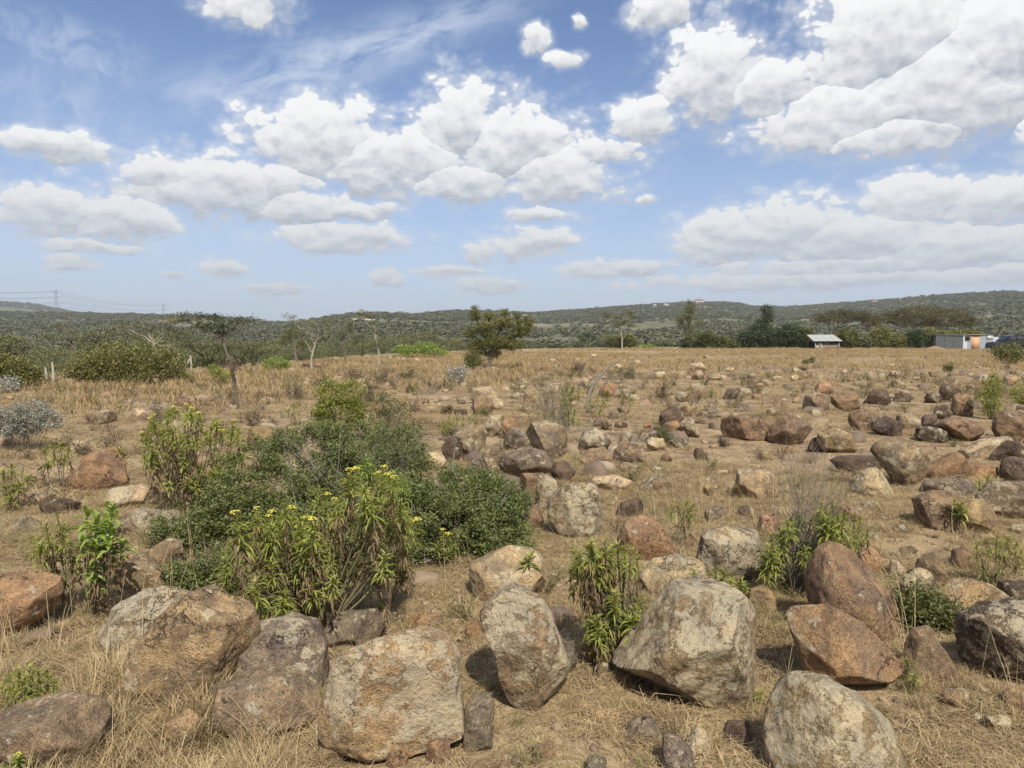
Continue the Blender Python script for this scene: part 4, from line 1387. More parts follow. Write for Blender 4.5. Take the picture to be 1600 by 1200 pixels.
def poly_pts(poly, n, rg):
    poly = np.array(poly, float); out = []
    lo, hi = poly.min(0), poly.max(0)
    while len(out) < n:
        p = rg.uniform(lo, hi)
        c = False; j = len(poly) - 1
        for i in range(len(poly)):
            if (poly[i, 1] > p[1]) != (poly[j, 1] > p[1]) and p[0] < (poly[j, 0] - poly[i, 0]) * (p[1] - poly[i, 1]) / (poly[j, 1] - poly[i, 1] + 1e-9) + poly[i, 0]: c = not c
            j = i
        if c: out.append(p)
    return out


def whorl_plant(name, label, cat, base, tips, whorls=None, group=None, dry=0.5, flowers=(), depth=.12, size=1.0, seed=1, stem_r=.006, extra=0, stem_mat=None, share=3):
    """base (px,py); tips: list of (px,py); one stem carries up to `share` tips"""
    rg = np.random.RandomState(seed)
    whorls = whorls or WH
    b, tb = hit(*base)
    root = empty(name, b, label, cat, group)
    tips = list(tips)
    tips.sort(key=lambda p: p[0] + rg.uniform(-15, 15))
    groups_ = [tips[i:i + share] for i in range(0, len(tips), share)]
    for gr in groups_:
        g = G()
        ends = []
        main = None
        for k, (x, y) in enumerate(gr):
            tt = tb + rg.uniform(-depth, depth)
            e = at(x, y, tt) - b
            e = np.array(e)
            gh = Hs(e[0] + b.x, e[1] + b.y) - b.z
            e[2] = max(e[2], gh + 0.05)
            if k == 0:
                p0 = np.array([rg.normal(0, .03), rg.normal(0, .02), -.03])
                m = p0 * .45 + e * .55 + rg.normal(0, .02, 3) ; m[2] = e[2] * .45
                q = np.linspace(0, 1, 6)[:, None]
                path = (1 - q) ** 2 * p0 + 2 * q * (1 - q) * m + q ** 2 * e
                main = path
                g.tube(path, np.linspace(stem_r * rg.uniform(.8, 1.4), .0022, 6), 5)
            else:
                j = rg.randint(2, 4)
                p0 = main[j]
                m = (p0 + e) / 2 + np.array([0, 0, -.15 * np.linalg.norm(e - p0)])
                q = np.linspace(0, 1, 5)[:, None]
                path = (1 - q) ** 2 * p0 + 2 * q * (1 - q) * m + q ** 2 * e
                g.tube(path, np.linspace(stem_r * .6, .002, 5), 4)
            dr = path[-1] - path[-2]
            ends.append((e, dr, x, y))
        stem = link('stem', g.mesh('stem', True), stem_mat or M_GREENSTEM, root)
        for (e, dr, x, y) in ends:
            wm = whorls[rg.randint(len(whorls))]
            o = bpy.data.objects.new('leaf_whorl', wm); COL.objects.link(o); o.parent = stem
            o.location = e
            z = Vector(dr).normalized() * .5 + Vector((0, 0, 1))
            o.rotation_euler = (z.to_track_quat('Z', 'Y').to_matrix() @ Matrix.Rotation(rg.uniform(0, 6.28), 3, 'Z')).to_euler()
            s = size * rg.uniform(.65, 1.25)
            o.scale = (s, s, s)
            if rg.rand() < dry:
                o2 = bpy.data.objects.new('dry_leaves', DRYM[rg.randint(len(DRYM))]); COL.objects.link(o2); o2.parent = stem
                o2.location = e - np.array([0, 0, .09 * s]); o2.rotation_euler = (0, 0, rg.uniform(0, 6.28)); o2.scale = (s, s, s * rg.uniform(.8, 1.3))
            for (fx_, fy_) in flowers:
                if abs(fx_ - x) < 3 and abs(fy_ - y) < 3:
                    o3 = bpy.data.objects.new('flower_cluster', FLW[rg.randint(len(FLW))]); COL.objects.link(o3); o3.parent = stem
                    o3.location = e + np.array([0, 0, .012]); o3.scale = (s * .85, s * .85, s * .8)
    return root


def bare_twigs(rg, base, tips, r0=.004, kinks=5, sides=4, sub=2):
    g = G()
    for e in tips:
        e = np.array(e)
        q = np.linspace(0, 1, kinks + 1)[:, None]
        L = np.linalg.norm(e - base)
        mid = (base + e) / 2 + rg.normal(0, .1 * L, 3)
        path = (1 - q) ** 2 * base + 2 * q * (1 - q) * mid + q ** 2 * e
        path[1:-1] += rg.normal(0, .022 * L, (kinks - 1, 3))
        g.tube(path, np.linspace(r0 * rg.uniform(.7, 1.2), r0 * .25, kinks + 1), sides)
        for _ in range(sub):
            j = rg.randint(2, kinks)
            d = (path[j] - path[j - 1]); d /= np.linalg.norm(d) + 1e-9
            d = d + rg.normal(0, .55, 3); d[2] += .25
            l = L * rg.uniform(.18, .4)
            p1 = path[j] + d * l * .5 + rg.normal(0, .02 * L, 3); p2 = path[j] + d * l
            g.tube([path[j], p1, p2], [r0 * .5, r0 * .35, r0 * .15], 3)
            for _ in range(2):
                dd = d + rg.normal(0, .6, 3)
                g.tube([p1, p1 + dd * l * .4], [r0 * .28, r0 * .12], 3)
    return g


def lobes_points(rg, lobes, tb, n, bias=0.55, shell=0.5):
    """points inside ellipsoidal lobes (px,py,rx,ry[,depth offset, depth radius m])"""
    ar = np.array([l[2] * l[3] for l in lobes], float)
    cnt = rg.multinomial(n, ar / ar.sum())
    out = []
    for l, c in zip(lobes, cnt):
        cx, cy, rx, ry = l[:4]
        do = l[4] if len(l) > 4 else 0.0
        k = (tb + do) / F
        rd = l[5] if len(l) > 5 else rx * k * .8
        C = np.array(at(cx, cy, tb + do))
        d = rg.normal(size=(c, 3)); d /= np.linalg.norm(d, axis=1, keepdims=True)
        r_ = (shell + (1 - shell) * rg.uniform(0, 1, c)) ** (1 / 3.0) if shell > 0 else rg.uniform(0, 1, c) ** (1 / 3.0)
        d = d * r_[:, None]
        # uneven outline
        w_ = 1 + 0.42 * vnoise(d * 2.6 + cx, int(cx) % 97)
        d = d * w_[:, None]
        out.append(C + d * np.array([rx * k, rd, ry * k]))
    P = np.concatenate(out)
    return P


def small_bush(name, label, cat, base, lobes, n, leaf, mat, group=None, clump=9, stems=7, stem_mat=None, seed=1, aspect=.5, tb=None, shell=.35, clump_r=None, kind=False, up_to=None):
    """bush with many small leaves in clumps along twigs"""
    rg = np.random.RandomState(seed)
    n = int(n * 2.2); leaf = leaf * 1.15
    if tb is None: b, tb = hit(*base)
    else:
        p = at(base[0], base[1], tb); b = Vector((p.x, p.y, Hs(p.x, p.y)))
    root = empty(name, b, label, cat, group)
    bb = np.array(b)
    C = lobes_points(rg, lobes, tb, max(8, n // clump), shell=shell)
    gz = H(C[:, 0], C[:, 1])
    C[:, 2] = np.maximum(C[:, 2], gz + leaf)
    cr = clump_r or leaf * 2.2
    P = np.repeat(C, clump, 0) + rg.normal(0, cr * .55, (len(C) * clump, 3)) * np.array([1, 1, .75])
    tint = np.clip(np.repeat(rg.normal(.5, .22, len(C)), clump) + rg.normal(0, .14, len(P)), 0, 1)
    g = G(); g.add(*cards(P - bb, leaf, rg, aspect, .4, tint))
    link('foliage', g.mesh('foliage'), mat, root)['kind'] = 'stuff'
    pick = C[rg.choice(len(C), min(stems, len(C)), replace=False)] - bb
    ext = np.ptp(C[:, 2]) + .05
    tg = bare_twigs(rg, np.array([0, 0, -.02]), pick, r0=max(.0025, ext * .009), sub=2)
    link('branches', tg.mesh('branches', True), stem_mat or M_BARK, root)
    return root


# ------------------------------------------------------------------ trees
def tree(name, label, base, clumps, mat, tb=None, trunk=None, trunk_r=.08, bark=None, group=None, leaf=.10, cover=1.6, seed=1, fork=.45, flat=1.0, extra_twigs=6, bare=()):
    """clumps: (px, py, rx, ry) of each mass of leaves; trunk: list of px points from the ground up"""
    rg = np.random.RandomState(seed)
    if tb is None: b, tb = hit(*base)
    else:
        p = at(base[0], base[1], tb); b = Vector((p.x, p.y, Hs(p.x, p.y)))
    bb = np.array(b); k = tb / F
    root = empty(name, b, label, 'tree', group)
    trunk = trunk or [(base[0] + (clumps[0][0] - base[0]) * .15, base[1] + (clumps[0][1] - base[1]) * fork)]
    pts = [np.array([0, 0, -.1])] + [np.array(at(x, y, tb)) - bb for x, y in trunk]
    q = []
    for i in range(len(pts) - 1):
        for s in (0, .33, .66):
            q.append(pts[i] * (1 - s) + pts[i + 1] * s + (rg.normal(0, trunk_r * .18, 3) if s else 0))
    q.append(pts[-1]); q = np.array(q)
    g = G(); g.tube(q, np.linspace(trunk_r, trunk_r * .55, len(q)), 8)
    top = pts[-1]
    L = G(); B_ = G()
    for (cx, cy, rx, ry) in clumps:
        do = rg.uniform(-.8, .8) * rx * k
        C = np.array(at(cx, cy, tb + do)) - bb
        s0 = q[rg.randint(len(q) // 2, len(q))] if rg.rand() < .5 else top
        d = np.linalg.norm(C - s0)
        mid = s0 * .5 + C * .5 + np.array([0, 0, -.10 * d]) + rg.normal(0, .07 * d, 3)
        u = np.linspace(0, 1, 7)[:, None]
        path = (1 - u) ** 2 * s0 + 2 * u * (1 - u) * mid + u ** 2 * C
        path[1:-1] += rg.normal(0, .025 * d, (5, 3))
        g.tube(path, np.linspace(trunk_r * .36, trunk_r * .08, 7), 5)
        E = np.array([rx * k, max(rx * k * .8, ry * k), ry * k])
        area = math.pi * rx * ry * k * k
        n = int(np.clip(area * cover * 2.6 / (leaf * leaf * .3), 40, 12000))
        nc = max(6, n // 12)
        dd = rg.normal(size=(nc, 3)); dd /= np.linalg.norm(dd, axis=1, keepdims=True)
        dd *= (rg.uniform(.1, 1, nc) ** .4)[:, None]
        dd *= (1 + .3 * vnoise(dd * 2.5 + cx, int(cy) % 91))[:, None]
        CC = C + dd * E
        P = np.repeat(CC, 12, 0) + rg.normal(0, leaf * 1.1, (nc * 12, 3)) * np.array([1, 1, .55 * flat])
        tint = np.clip(np.repeat(rg.normal(.5, .2, nc), 12) + rg.normal(0, .14, nc * 12), 0, 1)
        L.add(*cards(P, leaf, rg, .5, .5, tint))
        for j in rg.choice(nc, min(extra_twigs, nc), replace=False):
            m = (C * .5 + CC[j] * .5) + rg.normal(0, .05 * d, 3)
            B_.tube([path[4], m, CC[j]], [trunk_r * .16, trunk_r * .1, trunk_r * .05], 3)
    for (x, y) in bare:
        C = np.array(at(x, y, tb)) - bb
        u = np.linspace(0, 1, 6)[:, None]
        mid = (top + C) / 2 + rg.normal(0, .08 * np.linalg.norm(C - top), 3)
        path = (1 - u) ** 2 * top + 2 * u * (1 - u) * mid + u ** 2 * C
        g.tube(path, np.linspace(trunk_r * .3, trunk_r * .07, 6), 5)
    link('trunk', g.mesh('trunk', True), bark or M_BARK, root)
    cr = link('crown', L.mesh('crown'), mat, root); cr['kind'] = 'stuff'
    if B_.n: link('twigs', B_.mesh('twigs'), bark or M_BARK, root)
    return root

# ------------------------------------------------------------------ trees and bushes of the middle distance
tree('acacia_tree', 'slender acacia with a bent pale trunk and flat dark top, nearest tree on the left', (370, 638),
     [(300, 492, 20, 4), (330, 497, 24, 6), (318, 510, 20, 8), (350, 505, 22, 9), (376, 500, 13, 5), (392, 498, 6, 4), (345, 520, 12, 7), (285, 500, 10, 4), (365, 515, 8, 4)],
     M_DKTREE, trunk=[(368, 605), (362, 572), (352, 545), (346, 522)], trunk_r=.045, bark=M_BARK, leaf=.05, cover=1.1, seed=3)
small_bush('climbing_plant', 'dry brown creeper clump wrapped on the bent trunk of the nearest acacia', 'plant', (370, 640), [(366, 570, 6, 8), (358, 566, 4, 5)], 160, .04, M_DRY, seed=8, stems=3)
tree('forked_tree', 'forked thorn tree with a pale trunk and almost bare limbs behind the olive bush', (253, 590),
     [(200, 508, 26, 5), (232, 512, 16, 6), (272, 498, 18, 7), (282, 522, 18, 12), (302, 537, 22, 10), (215, 524, 16, 5), (262, 515, 10, 8)],
     M_ACACIA, tb=28, trunk=[(253, 575), (246, 555), (240, 535)], trunk_r=.075, bark=M_PALEBARK, leaf=.06, cover=.8, seed=4, bare=((222, 500), (272, 505), (268, 530), (230, 515)))
tree('leaning_tree', 'thorn tree with a dark leaning trunk and layered flat branches at far left', (124, 560),
     [(82, 526, 22, 4), (104, 527, 20, 6), (150, 523, 22, 5), (178, 518, 18, 3), (132, 531, 14, 5), (92, 508, 12, 3), (120, 518, 18, 3), (160, 532, 16, 4)],
     M_ACACIA, tb=42, trunk=[(118, 545), (108, 532)], trunk_r=.16, leaf=.09, cover=.9, seed=5, bare=((95, 495), (112, 498)))
tree('leaning_tree', 'brownish umbrella tree cut by the left edge', (22, 570),
     [(10, 540, 30, 5), (40, 543, 24, 4), (-10, 548, 24, 6), (25, 552, 22, 5)], M_BROWNAC, tb=34, trunk_r=.12, leaf=.09, cover=.9, seed=6)
tree('bare_tree', 'twisted pale thorn tree with thin grey green twigs left of the centre', (487, 585),
     [(452, 494, 11, 4), (475, 503, 16, 6), (500, 507, 20, 7), (520, 500, 15, 5), (512, 525, 16, 9), (470, 520, 12, 7)],
     M_ACACIA, tb=36, trunk=[(486, 565), (490, 545), (496, 530)], trunk_r=.07, bark=M_PALEBARK, leaf=.07, cover=.7, seed=7, bare=((443, 492), (478, 500), (530, 505), (505, 495), (460, 515)))
tree('thorn_tree', 'feathery grey green thorn tree right of the twisted pale one', (540, 570),
     [(535, 518, 20, 9), (560, 530, 18, 8), (520, 538, 16, 7), (548, 507, 12, 6)], M_ACACIA, tb=46, trunk_r=.1, leaf=.09, cover=.6, seed=9)
tree('thorn_tree', 'tall thin thorn tree whose flat tuft rises above the ridge left of centre', (592, 575),
     [(565, 488, 11, 4), (578, 494, 8, 4), (580, 515, 7, 4), (574, 540, 14, 5), (597, 535, 12, 6), (585, 505, 6, 3)], M_ACACIA, tb=44, trunk=[(592, 550), (585, 520)], trunk_r=.06, bark=M_PALEBARK, leaf=.08, cover=1.2, seed=10)
tree('thorn_tree', 'soft grey green tree standing behind the twisted pale thorn tree', (462, 560), [(460, 522, 18, 13), (445, 532, 12, 8), (475, 535, 12, 8)], M_OLIVE, tb=52, trunk_r=.12, leaf=.10, cover=1.0, seed=11)
tree('thorn_tree', 'wide low thorn tree with drooping dark tufts beyond the dry scrub', (665, 565), [(640, 530, 20, 8), (672, 525, 22, 8), (700, 535, 18, 7), (655, 545, 20, 6)], M_ACACIA, tb=75, trunk_r=.15, leaf=.12, cover=1.0, seed=12)
tree('leafy_tree', 'broad olive green tree with a short leaning trunk in the centre of the view', (762, 577),
     [(742, 492, 8, 9), (742, 480, 3, 5), (757, 514, 18, 12), (785, 505, 18, 11), (815, 514, 16, 14), (775, 534, 22, 10), (745, 542, 13, 15), (802, 540, 18, 8), (788, 488, 6, 6), (765, 494, 9, 6), (733, 520, 7, 10), (825, 503, 8, 8), (740, 564, 11, 12), (808, 494, 6, 5), (768, 552, 16, 8), (800, 524, 12, 6)],
     M_YOLIVE, trunk=[(767, 560), (775, 545)], trunk_r=.13, leaf=.085, cover=2.6, seed=13)
small_bush('bush', 'grey brown bushy growth at the foot of the broad olive green tree', 'bush', (742, 582), [(741, 568, 13, 13), (735, 555, 8, 9)], 900, .06, M_OLIVE, seed=14)
tree('acacia_tree', 'lone flat topped acacia with a pale trunk at the field edge right of centre', (972, 547),
     [(958, 495, 15, 3), (980, 490, 13, 3), (948, 491, 8, 3), (991, 497, 9, 3), (970, 503, 12, 4), (962, 510, 8, 3), (985, 508, 8, 3)],
     M_ACACIA, tb=100, trunk=[(972, 530), (970, 515)], trunk_r=.12, bark=M_PALEBARK, leaf=.16, cover=1.6, seed=15)
tree('acacia_tree', 'small round topped acacia left of the lone flat topped one', (915, 547), [(908, 526, 10, 5), (920, 523, 12, 5), (915, 532, 12, 4)], M_DKTREE, tb=100, trunk_r=.12, leaf=.16, cover=.9, seed=16)
tree('tall_tree', 'tall airy grey green tree above the left end of the hedge', (1077, 547),
     [(1080, 481, 9, 9), (1074, 495, 14, 11), (1062, 503, 8, 8), (1092, 501, 7, 9), (1078, 518, 9, 12), (1078, 472, 6, 4), (1076, 533, 9, 9)], M_OLIVE, tb=104, trunk_r=.2, leaf=.17, cover=1.1, seed=17)
tree('dark_tree', 'dark conical tree rising over the hedge in front of the hill', (1192, 547),
     [(1198, 484, 9, 9), (1199, 496, 11, 11), (1188, 508, 11, 10), (1176, 517, 10, 9), (1196, 512, 10, 9)], M_DKTREE, tb=106, trunk_r=.25, leaf=.17, cover=2.0, seed=18)
tree('umbrella_acacia', 'smaller wide umbrella acacia behind the hut with the grey roof', (1312, 546),
     [(1290, 494, 22, 6), (1312, 490, 26, 8), (1338, 491, 26, 8), (1360, 497, 20, 7), (1325, 500, 22, 5), (1285, 500, 16, 4)],
     M_BROWNAC, tb=125, trunk=[(1306, 530), (1300, 515)], trunk_r=.3, leaf=.20, cover=1.5, seed=19, flat=.5)
tree('umbrella_acacia', 'largest umbrella acacia spreading behind the bushes toward the tin shack', (1440, 546),
     [(1385, 499, 26, 9), (1412, 490, 32, 9), (1445, 486, 38, 9), (1480, 490, 34, 9), (1505, 498, 22, 9), (1430, 502, 44, 9), (1475, 505, 40, 8), (1360, 506, 16, 6), (1520, 506, 10, 5)],
     M_BROWNAC, tb=132, trunk=[(1440, 525)], trunk_r=.35, leaf=.20, cover=1.7, seed=20, flat=.5)
HG = 'bushes of the hedge line at the field edge'
hedge = [
    (1076, 538, 13, 9, M_DKTREE, 'dark low bush at the left end of the hedge'),
    (1101, 531, 15, 14, M_OLIVE, 'round mid green bush beside the tall airy tree'),
    (1126, 536, 15, 10, M_OLIVE, 'low olive bush left of the darkest hedge bushes'),
    (1147, 538, 11, 8, M_ACACIA, 'thin grey bush with pale stems in the hedge'),
    (1168, 532, 16, 14, M_DKTREE, 'dark bush under the conical tree'),
    (1198, 529, 20, 18, M_DKTREE, 'darkest bulky bush right under the conical tree'),
    (1232, 525, 24, 21, M_DKTREE, 'largest rounded bush of the hedge left of the grey roofed hut'),
    (1258, 530, 16, 17, M_OLIVE, 'yellowish end bush touching the grey roofed hut'),
    (1325, 530, 17, 16, M_OLIVE, 'green bush touching the right side of the grey roofed hut'),
    (1350, 536, 13, 11, M_ACACIA, 'low shaded bush between two taller olive bushes'),
    (1376, 528, 19, 18, M_YOLIVE, 'tall yellow green bush before the largest umbrella acacia'),
    (1402, 534, 14, 13, M_YOLIVE, 'low yellow green bush right of the tall one'),
    (1430, 531, 16, 16, M_DKTREE, 'darker bush before the largest umbrella acacia'),
    (1456, 529, 14, 17, M_YOLIVE, 'light green bush left of the tin shack'),
    (1473, 531, 9, 15, M_YOLIVE, 'narrow bush touching the left wall of the tin shack'),
    (970, 536, 24, 12, M_YOLIVE, 'yellow olive bush round the foot of the lone flat topped acacia'),
    (1010, 544, 14, 4, M_BRIGHT, 'low pale green mound right of the lone flat topped acacia'),
    (1505, 521, 26, 6, M_YOLIVE, 'light green bush top showing over the tin shack roof'),
]
for i, (x, y, rx, ry, mt, lb) in enumerate(hedge):
    d_ = 112 if y < 524 and ry < 8 else 104
    lobes = [(x, y, rx, ry)]
    rr = random.Random(i)
    for _ in range(4): lobes.append((x + rr.uniform(-.6, .6) * rx, y + rr.uniform(-.55, .35) * ry, rx * .45, ry * .5))
    small_bush('hedge_bush', lb, 'bush', (x, 547), lobes, int(130 + rx * ry * 9), .20, mt, tb=d_, seed=600 + i, group=HG, clump=10, clump_r=.34, shell=.2)

U = [
 ((195, 597), [(135, 570, 32, 18), (180, 562, 40, 24), (230, 560, 40, 22), (268, 570, 24, 20), (160, 585, 40, 10), (230, 584, 40, 10), (118, 582, 20, 12)], 7000, .075, M_YOLIVE, 'wide yellow green bush behind the fence post at left', 26),
 ((25, 606), [(18, 580, 36, 20), (45, 590, 22, 13), (0, 565, 22, 12), (50, 578, 12, 8)], 4200, .065, M_YOLIVE, 'green bush cut by the left edge behind the silver shrub', 24),
 ((5, 618), [(12, 600, 18, 10)], 500, .05, M_SILVER, 'small grey green bush low at the left edge', 21),
 ((432, 583), [(420, 572, 10, 9), (436, 567, 14, 9), (445, 574, 8, 8)], 1300, .06, M_BRIGHT, 'small bright green bush in the straw below the twisted tree', None),
 ((660, 557), [(640, 548, 16, 7), (668, 545, 20, 8), (690, 551, 12, 5), (625, 546, 12, 6)], 1600, .12, M_BRIGHT, 'light yellow green bush at the field edge left of the olive tree', 60),
 ((280, 592), [(281, 586, 12, 6)], 300, .06, M_BRIGHT, 'tiny bright green bush right of the wide yellow green one', 27),
 ((340, 590), [(335, 578, 10, 9), (350, 586, 14, 4)], 600, .05, M_LANCE, 'low dark green plant left of the bent acacia trunk', 25),
 ((420, 560), [(415, 545, 26, 12), (390, 553, 20, 9)], 1500, .10, M_ACACIA, 'dull green scrub behind the twisted tree', 55),
]
for i, (b_, lo_, n_, lf, mt, lb, tb_) in enumerate(U):
    small_bush('bush', lb, 'bush', b_, lo_, n_, lf, mt, tb=tb_, seed=640 + i, clump=10, shell=.25)

# dry shrubs of the middle ground: twig balls with a few brown leaves
DS = [
 (250, 645, 22, 26, 'dry reddish brown shrub above the yellow flowering bush'), (170, 690, 26, 24, 'wide brown shrub behind the small shrubs at left'),
 (125, 700, 18, 16, 'brown shrub with fallen stems at left'), (460, 612, 18, 15, 'dry shrub on the left of the dry shrub row'),
 (505, 598, 20, 15, 'grey brown shrub at the middle left field edge'), (550, 585, 22, 15, 'dry shrub below the feathery thorn tree'),
 (600, 588, 20, 16, 'dry shrub below the thin tall thorn tree'), (575, 618, 18, 14, 'dry shrub behind the tall leafy bush'),
 (635, 585, 16, 12, 'dry shrub near the far stones left of the olive tree'), (672, 608, 20, 9, 'grey ball of bare twigs lying in the straw'),
 (430, 690, 18, 16, 'brown shrub behind the dark shrub at its left'), (395, 655, 16, 14, 'brown shrub below the bent acacia'),
 (975, 582, 22, 12, 'pale grey brown twiggy shrub behind the fallen branch'), (1035, 610, 16, 14, 'faded shrub in the middle of the open field'),
 (1060, 655, 12, 10, 'small faded shrub behind the cluster of four stones'), (905, 575, 14, 10, 'small dry shrub behind the twiggy bush'),
 (1482, 575, 10, 8, 'little dry weed below the dirt mound'), (1395, 590, 14, 6, 'low dry weed in the far grass at right'),
 (1130, 690, 12, 10, 'dry tuft of twigs beside the wide brown boulder'), (945, 665, 10, 8, 'dry little shrub under the fallen branch'),
 (20, 760, 22, 18, 'brown leafless shrub at the left edge'), (560, 705, 14, 14, 'dry twigs on top of the dark shrub'),
 (700, 640, 10, 8, 'dry weed left of the cream topped stone'), (330, 690, 16, 12, 'dry weed right of the yellow flowering bush'),
 (1265, 565, 10, 8, 'weed sticking out of the far grass'), (1500, 640, 12, 10, 'dry weed before the slim green bush'),
]
for i, (x, y, rx, ry, lb) in enumerate(DS):
    rg = np.random.RandomState(700 + i)
    b, tb = hit(x, y + ry * .8)
    root = empty('dry_shrub', b, lb, 'shrub', 'dry shrubs in the straw')
    k = tb / F
    n_ = 26
    a = rg.uniform(0, 6.28, n_); e = rg.uniform(.2, 1.35, n_); r_ = rg.uniform(.6, 1.1, n_)
    tips = np.stack([np.cos(a) * np.cos(e) * rx * k * r_ * 1.2, np.sin(a) * np.cos(e) * rx * k * r_, np.sin(e) * ry * 1.9 * k * r_], -1)
    g = bare_twigs(rg, np.array([0, 0, -.02]), tips, r0=max(.0022, .00016 * tb * 1.6), sub=3)
    link('twigs', g.mesh('twigs'), M_GREYTWIG if i % 3 == 0 else M_BARK, root)
    P = np.repeat(tips, 14, 0) * rg.uniform(.35, 1.05, (n_ * 14, 1)) + rg.normal(0, .10 * rx * k, (n_ * 14, 3))
    P[:, 2] = np.abs(P[:, 2])
    L_ = G(); L_.add(*cards(P, max(.018, .0030 * tb), rg, .45, .2))
    if i != 9: link('foliage', L_.mesh('foliage'), M_DRY if i % 4 else M_OLIVE, root)['kind'] = 'stuff'

# silver shrub with a little trunk at the left edge
small_bush('silver_shrub', 'silvery white leaved shrub on a dark little trunk at the left edge', 'shrub', (48, 706),
           [(20, 655, 30, 22), (52, 645, 30, 20), (76, 656, 20, 15), (35, 668, 30, 13), (5, 660, 22, 20)], 6500, .026, M_SILVER, seed=21, clump=12, stems=22, stem_mat=M_BARK, aspect=.35, clump_r=.035)
small_bush('silver_shrub', 'small grey leaved shrub left of the olive tree', 'shrub', (714, 603), [(712, 586, 16, 11), (722, 578, 8, 7)], 700, .05, M_SILVER, seed=22, stem_mat=M_GREYTWIG)
small_bush('leafy_shrub', 'tall green leafy bush standing in the open left of centre', 'bush', (532, 692),
           [(515, 620, 22, 28), (548, 615, 24, 22), (530, 650, 38, 28), (560, 645, 20, 20), (508, 655, 18, 20)], 5200, .032, M_LANCE, seed=23, clump=10, stems=16, aspect=.4, clump_r=.05)
small_bush('leafy_shrub', 'thin half dry bush right of the tall green leafy bush', 'bush', (606, 700),
           [(605, 632, 22, 18), (620, 650, 20, 16), (590, 655, 16, 14)], 900, .032, M_OLIVE, seed=24, clump=8, stems=24, aspect=.4, stem_mat=M_GREYTWIG)
small_bush('olive_shrub', 'small olive tree like shrub before the black car', 'shrub', (1570, 612),
           [(1575, 548, 22, 10), (1590, 555, 14, 8), (1560, 552, 10, 7), (1575, 560, 14, 7)], 1100, .05, M_OLIVE, seed=25, stems=12, stem_mat=M_GREYTWIG)
small_bush('slim_bush', 'slim green bush among the far stones at right', 'bush', (1548, 655), [(1552, 600, 12, 16), (1545, 622, 16, 14), (1550, 640, 14, 10)], 1100, .035, M_LANCE, seed=26, stems=12)
small_bush('slim_bush', 'dark green bush cut by the right edge beside the tall brown boulder', 'bush', (1595, 640), [(1596, 615, 16, 16), (1605, 628, 14, 12)], 900, .035, M_LANCE, seed=27, stems=8)

# ------------------------------------------------------------------ the big dark shrub with tiny leaves
def sprig_shrub(label, base, lobes, n, seed, leaf=.021, mat=None):
    rg = np.random.RandomState(seed)
    b, tb = hit(*base)
    root = empty('low_shrub', b, label, 'shrub')
    bb = np.array(b)
    n = int(n * 1.35)
    C0 = lobes_points(rg, lobes, tb, max(8, n // 14), shell=.5)
    C = np.repeat(C0, 14, 0) + rg.normal(0, .045, (len(C0) * 14, 3)); n = len(C)
    gz = H(C[:, 0], C[:, 1]); C[:, 2] = np.maximum(C[:, 2], gz + .03)
    m = 34
    # twig direction: outward from the shrub's middle and a bit up
    mid = C.mean(0); d = C - mid; d[:, 2] = np.abs(d[:, 2]) * .6 + .12
    d /= np.linalg.norm(d, axis=1, keepdims=True); d += rg.normal(0, .35, d.shape)
    s = rg.uniform(-1, 1, (n, m, 1))
    P = C[:, None, :] + d[:, None, :] * s * .055 + rg.normal(0, .014, (n, m, 3))
    tn = np.clip(rg.normal(.45, .2, (n, 1)) + rg.normal(0, .16, (n, m)) + .12 * s[:, :, 0], 0, 1)
    g = G(); g.add(*cards(P.reshape(-1, 3) - bb, leaf, rg, .55, .5, tn.ravel()))
    link('foliage', g.mesh('foliage'), mat or M_SMALL, root)['kind'] = 'stuff'
    pk = C[rg.choice(n, 70)] - bb
    starts = np.array([[rg.uniform(-.5, .5), rg.uniform(-.1, .3), 0] for _ in range(5)])
    for s_ in starts:
        tgm = bare_twigs(rg, s_, pk[rg.choice(70, 9)], r0=.007, sub=2)
        link('branch', tgm.mesh('branch', True), M_GREYTWIG, root)
    return root


sprig_shrub('wide dark green shrub with tiny leaves sprawling behind the flowering bush', (520, 880),
            [(430, 760, 95, 60, .7, .35), (480, 710, 80, 40, 1.4, .4), (560, 700, 70, 34, 1.6, .4), (630, 700, 50, 30, 1.5, .35), (380, 810, 70, 34, .35, .28),
             (290, 828, 58, 14, .25, .12), (330, 850, 45, 18, .2, .14), (560, 760, 90, 60, 1.0, .4), (650, 750, 60, 45, 1.0, .35), (480, 820, 80, 50, .3, .3)], 2700, 31)
sprig_shrub('low dark green cushion shrub between the flowering bush and the stone pile', (730, 880),
            [(740, 765, 62, 30, .9, .3), (770, 800, 52, 30, .6, .28), (720, 830, 62, 42, .3, .3), (780, 835, 40, 36, .25, .25), (670, 810, 46, 46, .4, .25), (655, 870, 30, 20, .1, .15), (800, 790, 24, 18, .8, .2)], 1700, 32)
sprig_shrub('small dark cushion of leaves under the left side of the flowering bush', (325, 925), [(320, 902, 44, 14, 0, .1), (350, 888, 30, 12, .1, .1), (290, 912, 20, 8, 0, .08)], 260, 33)
sprig_shrub('little greyish green cushion plant beside the white pointed stone', (1450, 985), [(1450, 960, 34, 22, 0, .1), (1430, 972, 20, 12, 0, .08)], 200, 34, mat=M_OLIVE)
small_bush('grey_twig_patch', 'grey leafless crown on the top of the dark shrub', 'shrub', (620, 800), [(600, 695, 40, 14), (650, 705, 34, 16)], 260, .014, M_OLIVE, seed=35, stems=26, stem_mat=M_GREYTWIG, tb=6.1, clump_r=.03)
sprig_shrub('tiny faded green tuft plant in the straw above the mound like stone', (1035, 690), [(1038, 682, 18, 9, 0, .1)], 60, 36, leaf=.016, mat=M_OLIVE)

